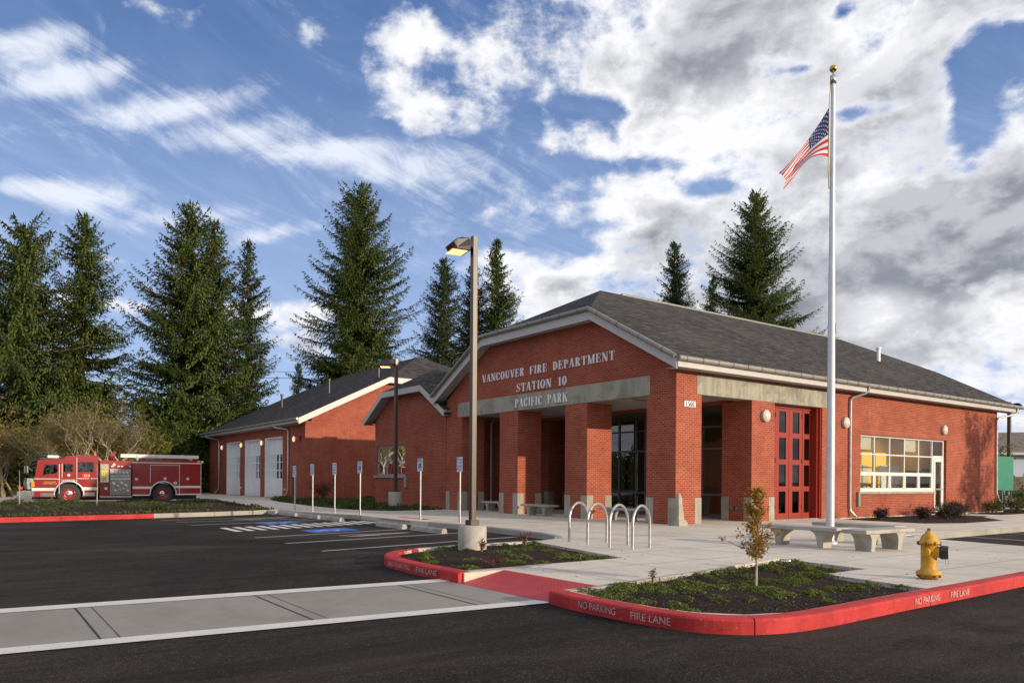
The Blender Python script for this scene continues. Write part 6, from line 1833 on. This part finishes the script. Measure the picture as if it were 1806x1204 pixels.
bush((7.35, 6.95), .10, .22, 120, .02, 'cover', 'small weed sprouting in the front bed by the path', 80, 'plant', 'small_plant', z0=-.02, stems=5)


# young maple in the front bed
def sapling():
    x, y = 8.3, 6.06; r = np.random.default_rng(91); rr = random.Random(91)
    t = thing('sapling', 'young maple with orange and green autumn leaves in the front planting bed', 'tree', (x, y, -.04))
    mb = MB(); mb.tube([(x, y, -.04), (x + .01, y, .35), (x - .005, y + .01, .7), (x, y, 1.05), (x + .03, y - .02, 1.28)], .014, 8, radii=[.017, .014, .011, .007, .003])
    mb.build('trunk', 'palebark', t)
    tw = MB(); T = []
    for k in range(64):
        z = rr.uniform(.28, 1.18); a = rr.uniform(0, 2 * PI); L = (.25 * (1 - (z - .28) / 1.15) + .07) * rr.uniform(.6, 1.2); d = Vector((math.cos(a), math.sin(a), rr.uniform(.7, 1.8))).normalized()
        p = Vector((x, y, z)); q = p + d * L; tw.tube([p, p + d * L * .5 + Vector((0, 0, .01)), q], .003, 4, radii=[.004, .003, .0015])
        for j in range(18): T.append((p + d * L * rr.uniform(.15, 1.05), .03))
    for (sx, dz, L) in ((-1, .35, .50), (1, .75, .45), (1, 1.0, .32), (-1, 1.1, .34)):   # long whippy side shoots
        z0 = .33 if L > .6 and sx < 0 else .45; p = Vector((x, y, z0)); d = (RGT * sx + Vector((0, 0, dz * 1.0))).normalized(); q = p + d * L
        tw.tube([p, p + d * L * .5 - Vector((0, 0, .03)), q], .004, 5, radii=[.006, .005, .002])
        for j in range(9): T.append((p + d * L * rr.uniform(.72, 1.05), .035))
    tw.build('twigs', 'twig', t)
    n = len(T) * 2; P = np.array([tuple(T[i % len(T)][0]) for i in range(n)]) + r.normal(0, .024, (n, 3)); U = rnd_unit(r, n) * r.uniform(.015, .032, (n, 1)); V = rnd_unit(r, n) * .012
    leafmesh('leaves', P, U, V, 'sapling', t)


sapling()
# two thin staked saplings in the long bed
for (px, d, h, lab) in ((34, 33.0, 1.6, 'thin staked sapling in the long bed before the fire engine bumper'), (171, 33.5, 1.9, 'thin staked sapling in the long bed before the cab steps')):
    x, y = along(px, d); t = thing('young_tree', lab, 'tree', (x, y, 0), 0, 'thin saplings in the long bed')
    MB().tube([(x, y, 0), (x + .02, y, h * .5), (x, y, h)], .02, 5, radii=[.024, .018, .008]).build('trunk', 'palebark', t)
    r = np.random.default_rng(int(px)); n = 90; P = np.array([x, y, h * .68]) + r.normal(0, 1, (n, 3)) * np.array([.16, .16, .3]); leafmesh('foliage', P, rnd_unit(r, n) * .04, rnd_unit(r, n) * .02, 'brush', t)
# recessed lamp by the path
rl = thing('ground_light', 'small round recessed light at the corner of the front planting bed', 'light', (11.35, 7.72, 0)); MB().cyl((11.3, 7.66, -.03), (11.3, 7.66, .02), .10, .09, 20).build('housing', 'chrome', rl)


# street tree off to the right whose crown shades the end of the long wall
def leafy_tree(loc, H, crown_r, seed, label):
    r = np.random.default_rng(seed); x, y = loc; t = thing('street_tree', label, 'tree', (x, y, -.2))
    mb = MB(); mb.tube([(x, y, -.2), (x, y, H * .3), (x + .1, y, H * .6), (x, y + .1, H * .9)], .2, 8, radii=[.17, .14, .10, .04]); C = []
    for k in range(16):
        a = r.uniform(0, 2 * PI); z = H * r.uniform(.3, .75); e = Vector((x + math.cos(a) * crown_r * r.uniform(.5, .95), y + math.sin(a) * crown_r * r.uniform(.5, .95), z + H * .18)); mb.tube([Vector((x, y, z)), Vector((x, y, z)).lerp(e, .5) + Vector((0, 0, .1)), e], .03, 5, radii=[.05, .035, .015]); C.append(tuple(e)); C.append(tuple(Vector((x, y, z)).lerp(e, .6)))
    mb.build('trunk', 'bark', t); n = 3000; C = np.array(C); P = C[r.integers(0, len(C), n)] + r.normal(0, crown_r * .17, (n, 3)); leafmesh('crown', P, rnd_unit(r, n) * .11, rnd_unit(r, n) * .06, 'brush', t)


leafy_tree((45.4, -1.6), 8.5, 1.6, 5, 'leafy street tree at the far right whose crown shades the end of the long wall')
